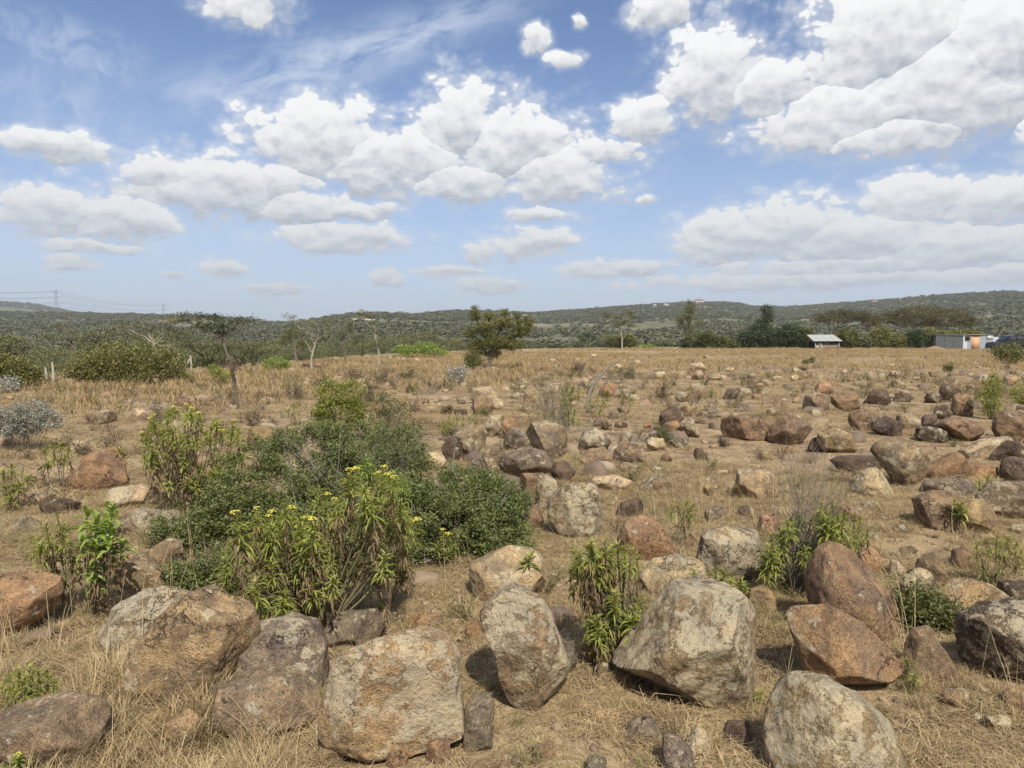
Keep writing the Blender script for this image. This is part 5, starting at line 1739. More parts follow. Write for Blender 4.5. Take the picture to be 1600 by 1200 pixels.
# ------------------------------------------------------------------ plants with whorls of long leaves
rgp = np.random.RandomState(50)
fl = [(368, 808), (402, 800), (425, 806), (455, 800), (475, 815), (488, 818), (512, 778), (522, 786), (545, 741), (556, 738), (575, 790), (590, 744), (606, 748), (616, 752), (465, 829),
      (530, 850), (640, 822), (652, 818), (636, 862), (482, 812), (572, 776), (420, 812), (400, 838), (545, 760), (395, 858), (600, 735)]
tips = fl + poly_pts([(395, 800), (470, 770), (560, 735), (620, 735), (640, 790), (655, 830), (640, 870), (580, 880), (530, 930), (430, 950), (350, 920), (345, 860)], 120, rgp)
whorl_plant('flowering_bush', 'tall leafy bush with yellow flower heads in front of the dark shrub', 'bush', (500, 985), tips, flowers=fl, dry=.7, depth=.38, seed=51, stem_r=.008)
whorl_plant('leafy_weed', 'weed with bright green leaves growing up through the dark shrub', 'plant', (590, 925), [(572, 716), (580, 722), (628, 742), (618, 738), (636, 748), (632, 758), (560, 728)], WHG, dry=0, depth=.1, seed=52, size=.9)
whorl_plant('leafy_weed', 'yellow flowered weed at the right front of the dark cushion shrub', 'plant', (700, 890), [(692, 832), (700, 840), (684, 850), (700, 862), (708, 850)], WHS, flowers=[(692, 832), (700, 840)], dry=.2, depth=.05, seed=53)
whorl_plant('leafy_weed', 'slender upright weed on pale stems right of the flowering bush', 'plant', (608, 945), [(598, 885), (606, 872), (640, 880), (632, 895), (590, 905), (650, 850), (620, 900)], WHS, dry=.3, depth=.08, seed=54)
fl2 = [(270, 640), (292, 636), (300, 642), (235, 658), (240, 652), (365, 660), (330, 690), (383, 700), (222, 680), (345, 678), (310, 650)]
tips = fl2 + poly_pts([(228, 655), (262, 640), (300, 634), (340, 650), (372, 668), (385, 712), (350, 745), (300, 765), (262, 760), (222, 715), (218, 680)], 120, rgp)
whorl_plant('flowering_bush', 'rounded green bush dotted with yellow flowers left of the dark shrub', 'bush', (290, 800), tips, whorls=WHS, flowers=fl2, dry=.35, depth=.5, seed=55, size=1.25)
tips = [(72, 822), (90, 805), (100, 818), (60, 850), (80, 845), (52, 838), (110, 845), (95, 865), (75, 870), (118, 870), (100, 835)]
whorl_plant('leafy_weed', 'drooping leaved weed left of the broad leaved plant', 'plant', (112, 968), tips, WH, dry=.6, depth=.12, seed=56)
tips = [(135, 800), (150, 812), (165, 810), (175, 796), (142, 825), (160, 830), (170, 845), (150, 850), (138, 860), (180, 860), (192, 848), (145, 888), (165, 872), (155, 905), (130, 845), (172, 822)]
whorl_plant('broad_leaved_plant', 'broad leaved light green plant beside the left orange boulder', 'plant', (150, 965), tips, WHB, dry=.8, depth=.14, seed=57, size=1.05)
tips = poly_pts([(893, 858), (930, 843), (985, 850), (1000, 868), (970, 880), (900, 885)], 16, rgp) + poly_pts([(915, 960), (960, 930), (1005, 920), (1028, 950), (1015, 985), (930, 990)], 20, rgp) + [(905, 862), (925, 850), (945, 845), (965, 850), (985, 858), (915, 880), (900, 872), (940, 870), (975, 872), (950, 890), (925, 895), (960, 945), (985, 925), (1005, 935), (1020, 950), (930, 955), (920, 965), (945, 975), (975, 965), (1000, 970), (1015, 975), (960, 925), (990, 950), (935, 985), (968, 985)]
whorl_plant('drooping_plant', 'dark stemmed plant with drooping green leaves beside the large peaked boulder', 'plant', (962, 1045), tips, WH, dry=.7, depth=.12, seed=58, stem_mat=M_BARK, stem_r=.009)
tips = poly_pts([(1200, 830), (1255, 790), (1300, 780), (1345, 800), (1362, 835), (1330, 845), (1280, 850), (1260, 890), (1220, 900), (1185, 870)], 62, rgp)
whorl_plant('leafy_shrub', 'dark leafy shrub with bare twigs on top beside the purplish pyramid boulder', 'shrub', (1240, 930), tips, WH, dry=.4, depth=.25, seed=59, stem_mat=M_BARK, size=.95)
rg = np.random.RandomState(60)
b, tb = hit(1240, 925)
root = empty('bare_shrub', b, 'bare grey twigs standing out of the dark leafy shrub', 'shrub')
tp = [np.array(at(x, y, tb + rg.uniform(-.3, .3)) - b) for x, y in poly_pts([(1195, 720), (1240, 670), (1300, 690), (1345, 740), (1380, 790), (1300, 800), (1220, 800)], 30, rg)]
for i_ in range(0, 30, 5):
    link('twigs', bare_twigs(rg, np.array([rg.normal(0, .05), rg.normal(0, .05), 0]), tp[i_:i_ + 5], r0=.0028, sub=4).mesh('twigs'), M_GREYTWIG, root)
tips = [(886, 596), (896, 602), (880, 612), (892, 618), (905, 606), (878, 632), (888, 640), (866, 644), (856, 654), (895, 650), (905, 655), (870, 660), (884, 628), (898, 640), (850, 645)]
whorl_plant('twiggy_bush', 'twiggy bush with dark green leaf tufts behind the stone pile', 'bush', (875, 690), tips, WH, dry=.3, depth=.3, seed=61, size=1.25, stem_mat=M_GREYTWIG)
rg = np.random.RandomState(62)
b, tb = hit(872, 690)
root = empty('bare_shrub', b, 'bare thorny twigs left of the leaf tufts of the twiggy bush', 'shrub')
tp = [np.array(at(x, y, tb + rg.uniform(-.4, .4)) - b) for x, y in poly_pts([(825, 600), (850, 580), (880, 590), (900, 660), (860, 670), (835, 650)], 30, rg)]
tp += [np.array(at(x, y, tb + rg.uniform(-.3, .3)) - b) for x, y in ((935, 655), (945, 645), (925, 668), (950, 660))]
for i_ in range(0, 34, 6):
    link('twigs', bare_twigs(rg, np.array([rg.normal(0, .05), rg.normal(0, .05), 0]), tp[i_:i_ + 6], r0=.005, sub=4).mesh('twigs'), M_GREYTWIG, root)
SP = [
 ((930, 662), [(922, 622), (934, 618), (944, 626), (926, 634), (938, 636)], WH, 1.2, 'small green tufted shrub right of the twiggy bush', .3, M_GREENSTEM),
 ((980, 645), [(974, 616), (984, 614), (990, 622), (972, 624)], WH, 1.1, 'small green tufted shrub under the fallen branch end', .3, M_GREENSTEM),
 ((708, 690), [(692, 656), (702, 652), (714, 650), (724, 652), (734, 650), (744, 645), (748, 636), (696, 664)], WH, 1.1, 'row of green tufted stems left of the stone pile', .4, M_PALEBARK),
 ((1112, 655), [(1085, 604), (1095, 598), (1112, 610), (1118, 618), (1102, 620), (1075, 606), (1108, 632)], WHS, 1.2, 'thin green and grey shrub right of the fading shrub', .5, M_GREYTWIG),
 ((1545, 800), [(1530, 748), (1545, 742), (1558, 752), (1536, 760), (1565, 765), (1550, 770)], WH, .9, 'small leafy plant growing over the shaded boulder at right', .3, M_GREENSTEM),
 ((1496, 835), [(1492, 780), (1502, 785), (1498, 795), (1506, 798)], WHS, 1.3, 'upright leafy sprig before the loaf shaped boulder', .3, M_GREENSTEM),
 ((1548, 925), [(1525, 850), (1540, 842), (1558, 836), (1575, 838), (1590, 845), (1596, 860), (1562, 852), (1545, 858), (1570, 875), (1535, 880)], WH, .85, 'leafy plant with drooping leaves at right above the long tan slab', .4, M_GREENSTEM),
 ((1072, 860), [(1060, 790), (1074, 782), (1080, 792), (1048, 800), (1068, 800), (1078, 806)], WHS, 1.25, 'upright weed right behind the orange dome boulder', .7, M_GREENSTEM),
 ((1085, 955), [(1085, 890)], WH, .85, 'single palm like sprig in front of the cream boulder', 0, M_GREENSTEM),
 ((818, 940), [(828, 868), (818, 880), (800, 905)], WHS, 1.1, 'thin sprig in front of the cream coloured boulder', .4, M_GREENSTEM),
 ((1135, 960), [(1118, 888), (1130, 895), (1142, 905), (1126, 908), (1158, 908), (1164, 918)], WHS, 1.2, 'light green tufted weed above the large peaked boulder', .3, M_GREENSTEM),
 ((905, 740), [(888, 704), (900, 706), (896, 712), (905, 712)], [WHG[0]], .55, 'tiny bright green sprout beside the egg shaped boulder', 0, M_GREENSTEM),
 ((1165, 1105), [(1155, 1075), (1170, 1070), (1180, 1085), (1168, 1092), (1190, 1080)], WHS, .7, 'yellowish green weed right of the large peaked boulder', .5, M_GREENSTEM),
 ((1424, 1075), [(1418, 1030), (1424, 1042), (1430, 1055)], WHS, .5, 'yellow green weed between the orange slab and the thin slab', .3, M_GREENSTEM),
 ((70, 1140), [(12, 1052), (28, 1045), (45, 1042), (60, 1048), (75, 1052), (85, 1060), (38, 1062), (20, 1072), (5, 1065)], WH, .75, 'leafy weed over the stones at the bottom left', .4, M_GREENSTEM),
 ((30, 1232), [(10, 1190), (28, 1186), (40, 1190), (5, 1205), (45, 1205), (22, 1204)], WHB, .45, 'yellow flowering weed in the bottom left corner', 0, M_GREENSTEM),
 ((430, 1075), [(420, 1048), (432, 1042), (412, 1040)], WHS, .7, 'little leafy sprig before the grey brown boulder', .3, M_GREENSTEM),
 ((180, 850), [(168, 786), (176, 790), (182, 800)], [WHB[0]], .6, 'light green sprout above the broad leaved plant', 0, M_GREENSTEM),
 ((320, 815), [(275, 785), (290, 778), (310, 770), (325, 768), (335, 780), (305, 790), (322, 795)], WHS, 1.2, 'dark leafy plant at the left end of the dark shrub', .3, M_BARK),
 ((90, 765), [(70, 702), (82, 695), (95, 692), (108, 700), (85, 712), (75, 722), (100, 715)], WHS, 1.5, 'green shrub left of the orange sloping boulder', .6, M_BARK),
 ((180, 760), [(160, 705), (172, 698), (185, 702), (195, 712), (178, 716)], WHS, 1.5, 'green shrub growing before the orange sloping boulder', .6, M_BARK),
 ((25, 800), [(5, 735), (18, 728), (35, 735), (8, 760), (28, 755), (45, 745), (15, 775)], WHS, 1.4, 'green weedy shrub at the left edge under the silver shrub', .6, M_GREENSTEM),
 ((132, 640), [(125, 614), (134, 610), (142, 618), (118, 620)], WHS, 1.8, 'small green plant in the straw left of the bent acacia', .5, M_GREENSTEM),
 ((184, 650), [(180, 630), (186, 626), (190, 638)], WHS, 1.4, 'reddish green small plant in the straw', .8, M_GREENSTEM),
 ((460, 665), [(450, 640), (460, 632), (468, 642)], WHS, 1.6, 'small green plant left of the tall green leafy bush', .5, M_GREENSTEM),
 ((590, 965), [(580, 948), (560, 940), (600, 950)], WHS, .8, 'short sprig behind the big flat faced boulder', .3, M_GREENSTEM),
]
for i, (b_, tp_, wh_, sz, lb, dr_, sm) in enumerate(SP):
    whorl_plant('leafy_weed', lb, 'plant', b_, tp_, wh_, dry=dr_, depth=.06, seed=800 + i, size=sz, stem_mat=sm, flowers=[(10, 1190), (28, 1186), (40, 1190)] if 'bottom left corner' in lb else ())

# fallen dead branch behind the twiggy bush, dead stick by the peaked boulder
rg = np.random.RandomState(91)
b, tb = hit(918, 640)
root = empty('dead_branch', b, 'fallen grey dead branch arching over stones right of the twiggy bush', 'branch')
g = G()
path = np.array([np.array(at(x, y, tb) - b) for x, y in ((915, 645), (922, 610), (935, 590), (952, 572), (970, 562))])
g.tube(path, [.04, .035, .028, .02, .01], 6)
g2 = bare_twigs(rg, path[2], [np.array(at(x, y, tb + rg.uniform(-.4, .4)) - b) for x, y in ((905, 575), (925, 562), (965, 590), (985, 598), (1000, 600), (950, 600))], r0=.014, sub=3)
link('limb', g.mesh('limb', True), M_GREYTWIG, root); link('twigs', g2.mesh('twigs', True), M_GREYTWIG, root)

# small dry and half green weeds all through the straw, nobody could count them
def weed_proto(seed, green):
    rg = np.random.RandomState(seed)
    n = 12
    a = rg.uniform(0, 6.28, n); e = rg.uniform(.5, 1.45, n); l = rg.uniform(.10, .26, n)
    tips = np.stack([np.cos(a) * np.cos(e) * l, np.sin(a) * np.cos(e) * l, np.sin(e) * l], -1)
    g = bare_twigs(rg, np.array([0, 0, -.01]), tips, r0=.0022, sub=2, sides=3)
    P = np.repeat(tips, 16, 0) * rg.uniform(.3, 1.08, (n * 16, 1)) + rg.normal(0, .014, (n * 16, 3)); P[:, 2] = np.abs(P[:, 2])
    g.add(*cards(P, .022 if green else .015, rg, .4, .3))
    return g.mesh('weed')


for nm_, gr_, mt_, cnt_, lb_ in (('dry_weeds', False, M_DRY, 900, 'small dry brown weeds standing through the straw'), ('green_weeds', True, M_OLIVE, 420, 'small olive green weeds between the stones')):
    cw_ = proto_collection(nm_ + '_kinds', [weed_proto(300 + i + 10 * gr_, gr_) for i in range(5)], mt_)
    X, Y = fan(cnt_, 2.6, 34, 70 + gr_, p=.62)
    rg = np.random.RandomState(72 + gr_)
    k_ = off_stones(X, Y, 1.0) & ((n2(X, Y, 1.8, 73 + gr_, 2) + rg.uniform(-.3, .3, len(X))) > -.05)
    X, Y = X[k_], Y[k_]; n_ = len(X)
    scatter(nm_, lb_, np.stack([X, Y, H(X, Y)], -1), np.stack([0 * X, 0 * X, rg.uniform(0, 6.28, n_)], -1), rg.uniform(.5, 1.25, n_) * np.interp(np.hypot(X, Y), [3, 20], [.8, 1.5]), cw_, 5, 74)

# ------------------------------------------------------------------ scrub on the slopes beyond the plateau, too many to count
def scrub_proto(seed, n, kind, leaf):
    rg = np.random.RandomState(seed); g = G()
    if kind == 'umbrella':
        ctr_ = [(rg.uniform(-.8, .8), rg.uniform(-.8, .8), rg.uniform(.75, 1.0)) for _ in range(6)]; rad = (.45, .45, .10)
    else:
        ctr_ = [(rg.uniform(-.5, .5), rg.uniform(-.5, .5), rg.uniform(.3, .7)) for _ in range(5)]; rad = (.45, .45, .36)
    m = n // len(ctr_)
    for c in ctr_:
        d = rg.normal(size=(m, 3)); d /= np.linalg.norm(d, axis=1, keepdims=True); d *= rg.uniform(.6, 1, (m, 1)) ** .5
        g.add(*cards(np.array(c) + d * np.array(rad), leaf, rg, .6, .5, np.clip(rg.normal(rg.uniform(.3, .7), .15, m), 0, 1)))
        if kind == 'umbrella': g.tube([(0, 0, 0), (c[0] * .3, c[1] * .3, .5), c], [.035, .025, .008], 3)
    return g.mesh('scrub_' + kind)


c_scrubn = proto_collection('valley_scrub', [scrub_proto(i, 1500, 'umbrella' if i % 2 else 'round', .055) for i in range(6)], M_ACACIA)
c_scrubf = proto_collection('hill_scrub', [scrub_proto(20 + i, 90, 'round', .34) for i in range(5)], M_HILL)
rg = np.random.RandomState(95)
n_ = 1400
a = rg.uniform(-.72, .72, n_); px = px_of_az(a); E_ = np.interp(px, EDGE_PX, EDGE_R)
r_ = E_ + 8 + 330 * rg.uniform(0, 1, n_) ** 1.25
keep = (px < 760) | (r_ > E_ + 70)
a, r_ = a[keep], r_[keep]
X, Y = r_ * np.sin(a), r_ * np.cos(a)
s_ = rg.uniform(1.4, 3.4, len(X))
zt = EYE + (HOR - rg.uniform(524, 570, len(X))) / F * Y
s_ = np.clip(np.minimum(s_, (zt - H(X, Y)) / 1.05), .5, 4)
scatter('valley_scrub', 'grey green thorn scrub filling the dip beyond the field', np.stack([X, Y, H(X, Y) - .1], -1),
        np.stack([0 * X, 0 * X, rg.uniform(0, 6.28, len(X))], -1), np.stack([s_ * 1.2, s_ * 1.2, s_ * rg.uniform(.8, 1.3, len(X))], -1), c_scrubn, 6, 1)
n_ = 75000
a = rg.uniform(-.74, .74, n_)
r_ = 260 + 1900 * rg.uniform(0, 1, n_) ** 1.25
X, Y = r_ * np.sin(a), r_ * np.cos(a)
dn = n2(X, Y, 90, 61, 3) + .6 * n2(X, Y, 320, 62, 2)
keep = 1.5 * dn + rg.uniform(-.35, 1.0, n_) > -.38
X, Y = X[keep], Y[keep]
s_ = rg.uniform(1.6, 4.2, len(X)) * (1 + .3 * (rg.rand(len(X)) < .1))
scatter('hill_scrub', 'dense dark green scrub covering the distant hills', np.stack([X, Y, H(X, Y) - .4], -1),
        np.stack([0 * X, 0 * X, rg.uniform(0, 6.28, len(X))], -1), np.stack([s_ * 1.2, s_ * 1.2, s_ * .85], -1), c_scrubf, 5, 2)
n_ = 5000
a = rg.uniform(-.74, -.25, n_); r_ = rg.uniform(2350, 3050, n_)
X, Y = r_ * np.sin(a), r_ * np.cos(a); s_ = rg.uniform(3, 7, n_)
scatter('far_woods', 'dark trees on the farthest ridge at left', np.stack([X, Y, H(X, Y) - .4], -1),
        np.stack([0 * X, 0 * X, rg.uniform(0, 6.28, n_)], -1), np.stack([s_ * 1.2, s_ * 1.2, s_ * 1.1], -1), c_scrubf, 5, 3)

for o_ in list(COL.objects):
    if o_.type == 'MESH' and o_.parent is not None and o_.name.split('.')[0] in ('twigs', 'branches', 'branch'):
        o_['kind'] = 'stuff'

# ------------------------------------------------------------------ built things
def box(g, x0, x1, y0, y1, z0, z1):
    V = np.array([(x, y, z) for z in (z0, z1) for y in (y0, y1) for x in (x0, x1)], float)
    f = np.array([(0, 2, 3, 1), (4, 5, 7, 6), (0, 1, 5, 4), (2, 6, 7, 3), (0, 4, 6, 2), (1, 3, 7, 5)])
    g.add(V, f)


def part(name, boxes, mat, parent):
    g = G()
    for b_ in boxes: box(g, *b_)
    return link(name, g.mesh(name), mat, parent)


M_TIN = simple_mat('weathered_tin', (0.30, 0.34, 0.37), 0.55, 0.30, 3.0, metal=0.35, spec=.5)
M_TINP = simple_mat('pale_tin', (0.50, 0.55, 0.59), 0.5, 0.18, 3.0, metal=0.3, spec=.5)
M_TIND = simple_mat('dull_shaded_tin', (0.15, 0.165, 0.17), 0.7, 0.3, 2.0, metal=0.2)  # dark tin; its tone also paints the shade of the side wall
M_ROOFT = simple_mat('grey_green_roof_tin', (0.34, 0.36, 0.33), 0.6, 0.2, 1.5, metal=.1)
M_DOOR = simple_mat('orange_wood', (0.52, 0.31, 0.18), 0.7, 0.12, 4.0)
M_WOOD = simple_mat('old_wood', (0.28, 0.22, 0.16), 0.9, 0.3, 8.0)
M_POST = simple_mat('bleached_post', (0.42, 0.38, 0.31), 0.9, 0.2, 10.0)
M_BLACK = simple_mat('opening_shade', (0.02, 0.018, 0.016), 0.9, 0.2, 2.0)  # near-black colour stands in for the shade inside openings
M_WHITE = simple_mat('white_wall', (0.46, 0.44, 0.41), 0.85, 0.06, 1.0)
M_REDROOF = simple_mat('red_roof', (0.27, 0.13, 0.10), 0.8, 0.2, 1.0)
M_STEEL = simple_mat('galvanised_steel', (0.20, 0.21, 0.22), 0.6, 0.1, 1.0, metal=.3)


def sheet(root, x0, x1, z0, z1, y, mat, name='wall_sheet', ribs=7):
    """one corrugated tin sheet, its ribs modelled, set upright at depth y (local)"""
    g = G(); n = ribs * 2
    xs = np.linspace(x0, x1, n + 1); ys = y + .022 * (np.arange(n + 1) % 2)
    V = np.concatenate([np.stack([xs, ys, np.full(n + 1, z0)], -1), np.stack([xs, ys, np.full(n + 1, z1)], -1)])
    i = np.arange(n); f = np.stack([i, i + 1, i + n + 2, i + n + 1], -1)
    g.add(V, f)
    g.add(V + np.array([0, .008, 0]), f[:, ::-1])
    return link(name, g.mesh(name), mat, root)


def ground_at(px, dist):
    p = at(px, HOR, dist)
    return Vector((p.x, p.y, Hs(p.x, p.y)))


D1 = 100.0; k1 = D1 / F
b = ground_at(1533, D1)
hut = empty('tin_shack', b, 'tin shack of mismatched corrugated sheets with an orange door', 'shack', rz=-math.atan2(b.x, b.y) * .0)
hw = 84 * k1 / 2          # half width of the whole
xl = (1505 - 1533) * k1; xr = (1561 - 1533) * k1; Hh = 23.5 * k1
part('frame', [(xl, xr, .10, .16, 0, Hh - .04), ], M_WOOD, hut)
xs = np.linspace(xl, xr, 8)
door = ((1518.5 - 1533) * k1, (1530.5 - 1533) * k1)
mt_ = [M_TINP, M_TIN, M_TINP, M_TIN, M_TIN, M_TINP, M_TINP]
cuts = [xl, xl + (door[0] - xl) * .52, door[0] - .05, door[1] + .05, door[1] + .05 + (xr - door[1]) * .33, door[1] + .05 + (xr - door[1]) * .66, xr]
for i in (0, 1, 3, 4, 5):
    sheet(hut, cuts[i] + .01, cuts[i + 1] - .01, 0, Hh - (.0 if i < 4 else .06 * i), 0, mt_[i])
part('upper_sheet', [((1542 - 1533) * k1, (1552 - 1533) * k1, -.03, -.012, Hh * .68, Hh - .03)], M_TINP, hut)
part('door', [(door[0] + .05, door[1] - .05, -.02, .03, .02, Hh * .84)], M_DOOR, hut)
part('door_frame', [(door[0] - .04, door[0] + .045, -.04, .05, 0, Hh * .9), (door[1] - .045, door[1] + .04, -.04, .05, 0, Hh * .9)], M_DOOR, hut)
part('lintel', [(door[0] + .05, door[1] - .05, -.03, .04, Hh * .845, Hh * .95)], M_WOOD, hut)
part('window', [((1508 - 1533) * k1, (1515.5 - 1533) * k1, -.03, -.01, Hh * .62, Hh * .86)], M_BLACK, hut)
part('window_frame', [((1507.3 - 1533) * k1, (1516.2 - 1533) * k1, -.04, -.031, Hh * .87, Hh * .91), ((1507.3 - 1533) * k1, (1516.2 - 1533) * k1, -.04, -.031, Hh * .58, Hh * .615)], M_WOOD, hut)
# side room going back on the left
side = []
for i in range(3):
    u0, u1 = i / 3, (i + 1) / 3
    g = G()
    for z0, z1 in ((0, Hh - .08),):
        n = 14; q = np.linspace(u0 + .004, u1 - .004, n + 1)
        X0 = xl - q * 27 * k1; Y0 = q * 2.4 + .02 * (np.arange(n + 1) % 2)
        V = np.concatenate([np.stack([X0, Y0, np.full(n + 1, z0)], -1), np.stack([X0, Y0, np.full(n + 1, z1)], -1)])
        j = np.arange(n); g.add(V, np.stack([j, j + 1, j + n + 2, j + n + 1], -1))
    link('side_sheet', g.mesh('side_sheet'), M_TIND, hut)  # shade of the angled side is put into this darker tin colour
g = G(); V = np.array([(xl - 28 * k1, 2.45, Hh - .07), (xl - .02, -.12, Hh - .07), (xr + .08, -.12, Hh - .02), (xr + .05, 3.0, Hh + .0), (xl - 28 * k1, 3.3, Hh - .02)])
V2 = V + np.array([0, 0, .05]); g.add(np.vstack([V, V2]), np.array([(0, 1, 6, 5), (1, 2, 7, 6), (2, 3, 8, 7), (3, 4, 9, 8), (4, 0, 5, 9)])); g.add(np.vstack([V2]), np.array([(0, 1, 2, 3)])); g.add(V2, np.array([(0, 3, 4, 4)])[:, :3])
link('roof', g.mesh('roof'), M_TIND, hut)
part('eave_board', [((1508 - 1533) * k1, (1533.5 - 1533) * k1, -.2, -.125, Hh - .03, Hh + .08)], M_WOOD, hut)
part('back_wall', [(xl - 27 * k1, xr, 2.95, 3.0, 0, Hh - .09), (xr - .05, xr, .17, 2.94, 0, Hh - .09)], M_TIND, hut)

b = ground_at(1292, D1)
hut2 = empty('low_hut', b, 'low open fronted hut with a grey tin roof between the hedge bushes', 'hut')
w2 = 19 * k1; z1_ = (546 - 533) * k1; z2_ = (546 - 521) * k1
for i in range(4):
    x0 = -w2 - .35 + i * (2 * w2 + .7) / 4; x1 = x0 + (2 * w2 + .7) / 4 - .02
    g = G(); n = 10; q = np.linspace(x0, x1, n + 1); dz_ = .025 * (np.arange(n + 1) % 2)
    V = np.concatenate([np.stack([q, np.full(n + 1, -.5), z1_ + dz_], -1), np.stack([q * .93, np.full(n + 1, 2.2), z2_ + dz_ - .15], -1)])
    j = np.arange(n); g.add(V, np.stack([j, j + 1, j + n + 2, j + n + 1], -1)); link('roof_sheet', g.mesh('roof_sheet'), M_ROOFT, hut2)
part('back_wall', [(-w2, w2, 2.0, 2.1, 0, z2_ - .3)], M_WOOD, hut2)
part('side_wall', [(-w2, -w2 + .06, .1, 1.99, 0, z1_), (w2 - .06, w2, .1, 1.99, 0, z1_)], M_BLACK, hut2)  # walls coloured near-black for the shade inside the open hut
for i in range(9):
    x0 = -w2 + .2 + (w2 * 2 - .3) * i / 9
    part('board', [(x0, x0 + (w2 * 2 - .3) / 9 - .03, -.02, .02, 0, z1_ * (.72 if i % 3 else .62))], M_POST if i < 3 else M_WOOD, hut2)
for x0 in (-w2, -w2 * .55, w2 - .1): part('post', [(x0, x0 + .1, -.2, -.1, 0, z1_ - .02)], M_POST, hut2)

# dirt mound
rg = np.random.RandomState(5)
b = ground_at(1462, 92)
q = np.linspace(0, 1, 14); a = np.linspace(0, 2 * np.pi, 29)[:-1]
A_, Q_ = np.meshgrid(a, q)
X = Q_ * 1.7 * np.cos(A_); Y = Q_ * 1.5 * np.sin(A_)
Z = .62 * np.clip(1 - Q_, 0, 1) ** 1.1 * (1 + .15 * vnoise(np.stack([X * 2, Y * 2, X * 0], -1), 4)) - .05
i = np.arange(13)[:, None] * 28; j = np.arange(28)[None, :]; j2 = (j + 1) % 28
g = G(); g.add(np.stack([X, Y, Z], -1).reshape(-1, 3), np.stack([i + j, i + 28 + j, i + 28 + j2, i + j2], -1).reshape(-1, 4))
m_dirt = simple_mat('brown_earth', (0.24, 0.155, 0.10), .95, .25, 3)
o = link('dirt_mound', g.mesh('dirt_mound', True), m_dirt); o.location = b
tag(o, 'heap of brown earth left of the tin shack', 'mound')

# the black car
D2 = 85.0; k2 = D2 / F
b = ground_at(1548 + 33, D2)
car = empty('parked_car', b, 'black parked car cut by the right edge behind the olive shrub', 'car')
M_PAINT = simple_mat('black_paint', (0.012, 0.013, 0.016), .25, .1, 1, spec=.6)
M_GLASS = simple_mat('car_glass', (0.03, 0.035, 0.04), .08, .1, 1, spec=.8)
M_TYRE = simple_mat('tyre', (0.02, 0.02, 0.02), .9, .2, 5)
M_RIM = simple_mat('rim_metal', (0.35, 0.35, 0.36), .4, .1, 5, metal=.8)


def extrude(g, prof, y0, y1, inset=0.0, ztop=None):
    prof = np.array(prof, float); n = len(prof)
    z0, z1 = prof[:, 1].min(), prof[:, 1].max()
    ins = inset * (prof[:, 1] - z0) / (z1 - z0)
    A = np.stack([prof[:, 0], y0 + ins, prof[:, 1]], -1); B2 = np.stack([prof[:, 0], y1 - ins, prof[:, 1]], -1)
    V = np.vstack([A, B2]); i = np.arange(n)
    g.add(V, np.stack([i, (i + 1) % n, n + (i + 1) % n, n + i], -1))
    c0, c1 = A.mean(0), B2.mean(0)
    g.add(np.vstack([A, [c0]]), np.stack([(i + 1) % n, i, np.full(n, n)], -1))
    g.add(np.vstack([B2, [c1]]), np.stack([i, (i + 1) % n, np.full(n, n)], -1))


g = G(); extrude(g, [(-2.45, .45), (-2.48, .85), (-2.35, 1.12), (-1.9, 1.22), (-1.2, 1.28), (2.3, 1.30), (2.42, 1.1), (2.42, .45), (1.95, .40), (1.85, .75), (1.55, .88), (1.2, .75), (1.08, .38), (-1.0, .38), (-1.12, .75), (-1.45, .88), (-1.8, .75), (-1.92, .40)], -.95, .95, .06)
link('body', g.mesh('body'), M_PAINT, car)
g = G(); extrude(g, [(-1.35, 1.285), (-.62, 1.88), (-.2, 1.99), (1.6, 2.0), (2.15, 1.86), (2.32, 1.305)], -.88, .88, .16)
cab = link('cabin', g.mesh('cabin'), M_PAINT, car)
for (xa, xb, xc, xd) in ((-1.02, -.12, -.12, -.5), (-.02, .85, .85, -.02), (.95, 1.75, 1.55, .95)):
    for sgn in (-1, 1):
        g = G(); y_ = lambda z: sgn * (.88 - .16 * (z - 1.285) / .715 + .004)
        V = np.array([(xa, y_(1.36), 1.36), (xb, y_(1.36), 1.36), (xc, y_(1.86), 1.86), (xd, y_(1.86), 1.86)])
        g.add(np.vstack([V, V + (0, sgn * .012, 0)]), np.array([(4, 5, 6, 7), (0, 1, 5, 4), (1, 2, 6, 5), (2, 3, 7, 6), (3, 0, 4, 7)]))
        link('side_window', g.mesh('side_window'), M_GLASS, car)
g = G(); V = np.array([(-1.345, -.74, 1.33), (-1.345, .74, 1.33), (-.66, .66, 1.87), (-.66, -.66, 1.87)]) + np.array([-.03, 0, .02]); g.add(np.vstack([V, V + (.012, 0, -.012)]), np.array([(0, 1, 2, 3), (7, 6, 5, 4)])); link('windscreen', g.mesh('windscreen'), M_GLASS, car)
for x0 in (-1.45, 1.52):
    for y0 in (-.86, .86):
        g = G(); a = np.linspace(0, 2 * np.pi, 25)[:-1]
        prof = np.array([(.20, -.11), (.33, -.12), (.38, -.08), (.38, .08), (.33, .12), (.20, .11)])
        V = np.concatenate([np.stack([x0 + r0 * np.cos(a), np.full(24, y0 + yy), .38 + r0 * np.sin(a)], -1) for r0, yy in prof])
        i = np.arange(5)[:, None] * 24; j = np.arange(24)[None, :]; j2 = (j + 1) % 24
        g.add(V, np.stack([i + j, i + j2, i + 24 + j2, i + 24 + j], -1).reshape(-1, 4))
        wh = link('wheel', g.mesh('wheel', True), M_TYRE, car)
        g = G(); V = np.vstack([np.stack([x0 + .205 * np.cos(a), np.full(24, y0 + math.copysign(.08, y0)), .38 + .205 * np.sin(a)], -1), [[x0, y0 + math.copysign(.1, y0), .38]]])
        g.add(V, np.stack([np.arange(24), (np.arange(24) + 1) % 24, np.full(24, 24)], -1)); link('rim', g.mesh('rim'), M_RIM, wh)
for y0 in (-.7, .7): part('headlight', [(-2.475, -2.42, y0 - .18, y0 + .18, .86, 1.02)], M_GLASS, car)
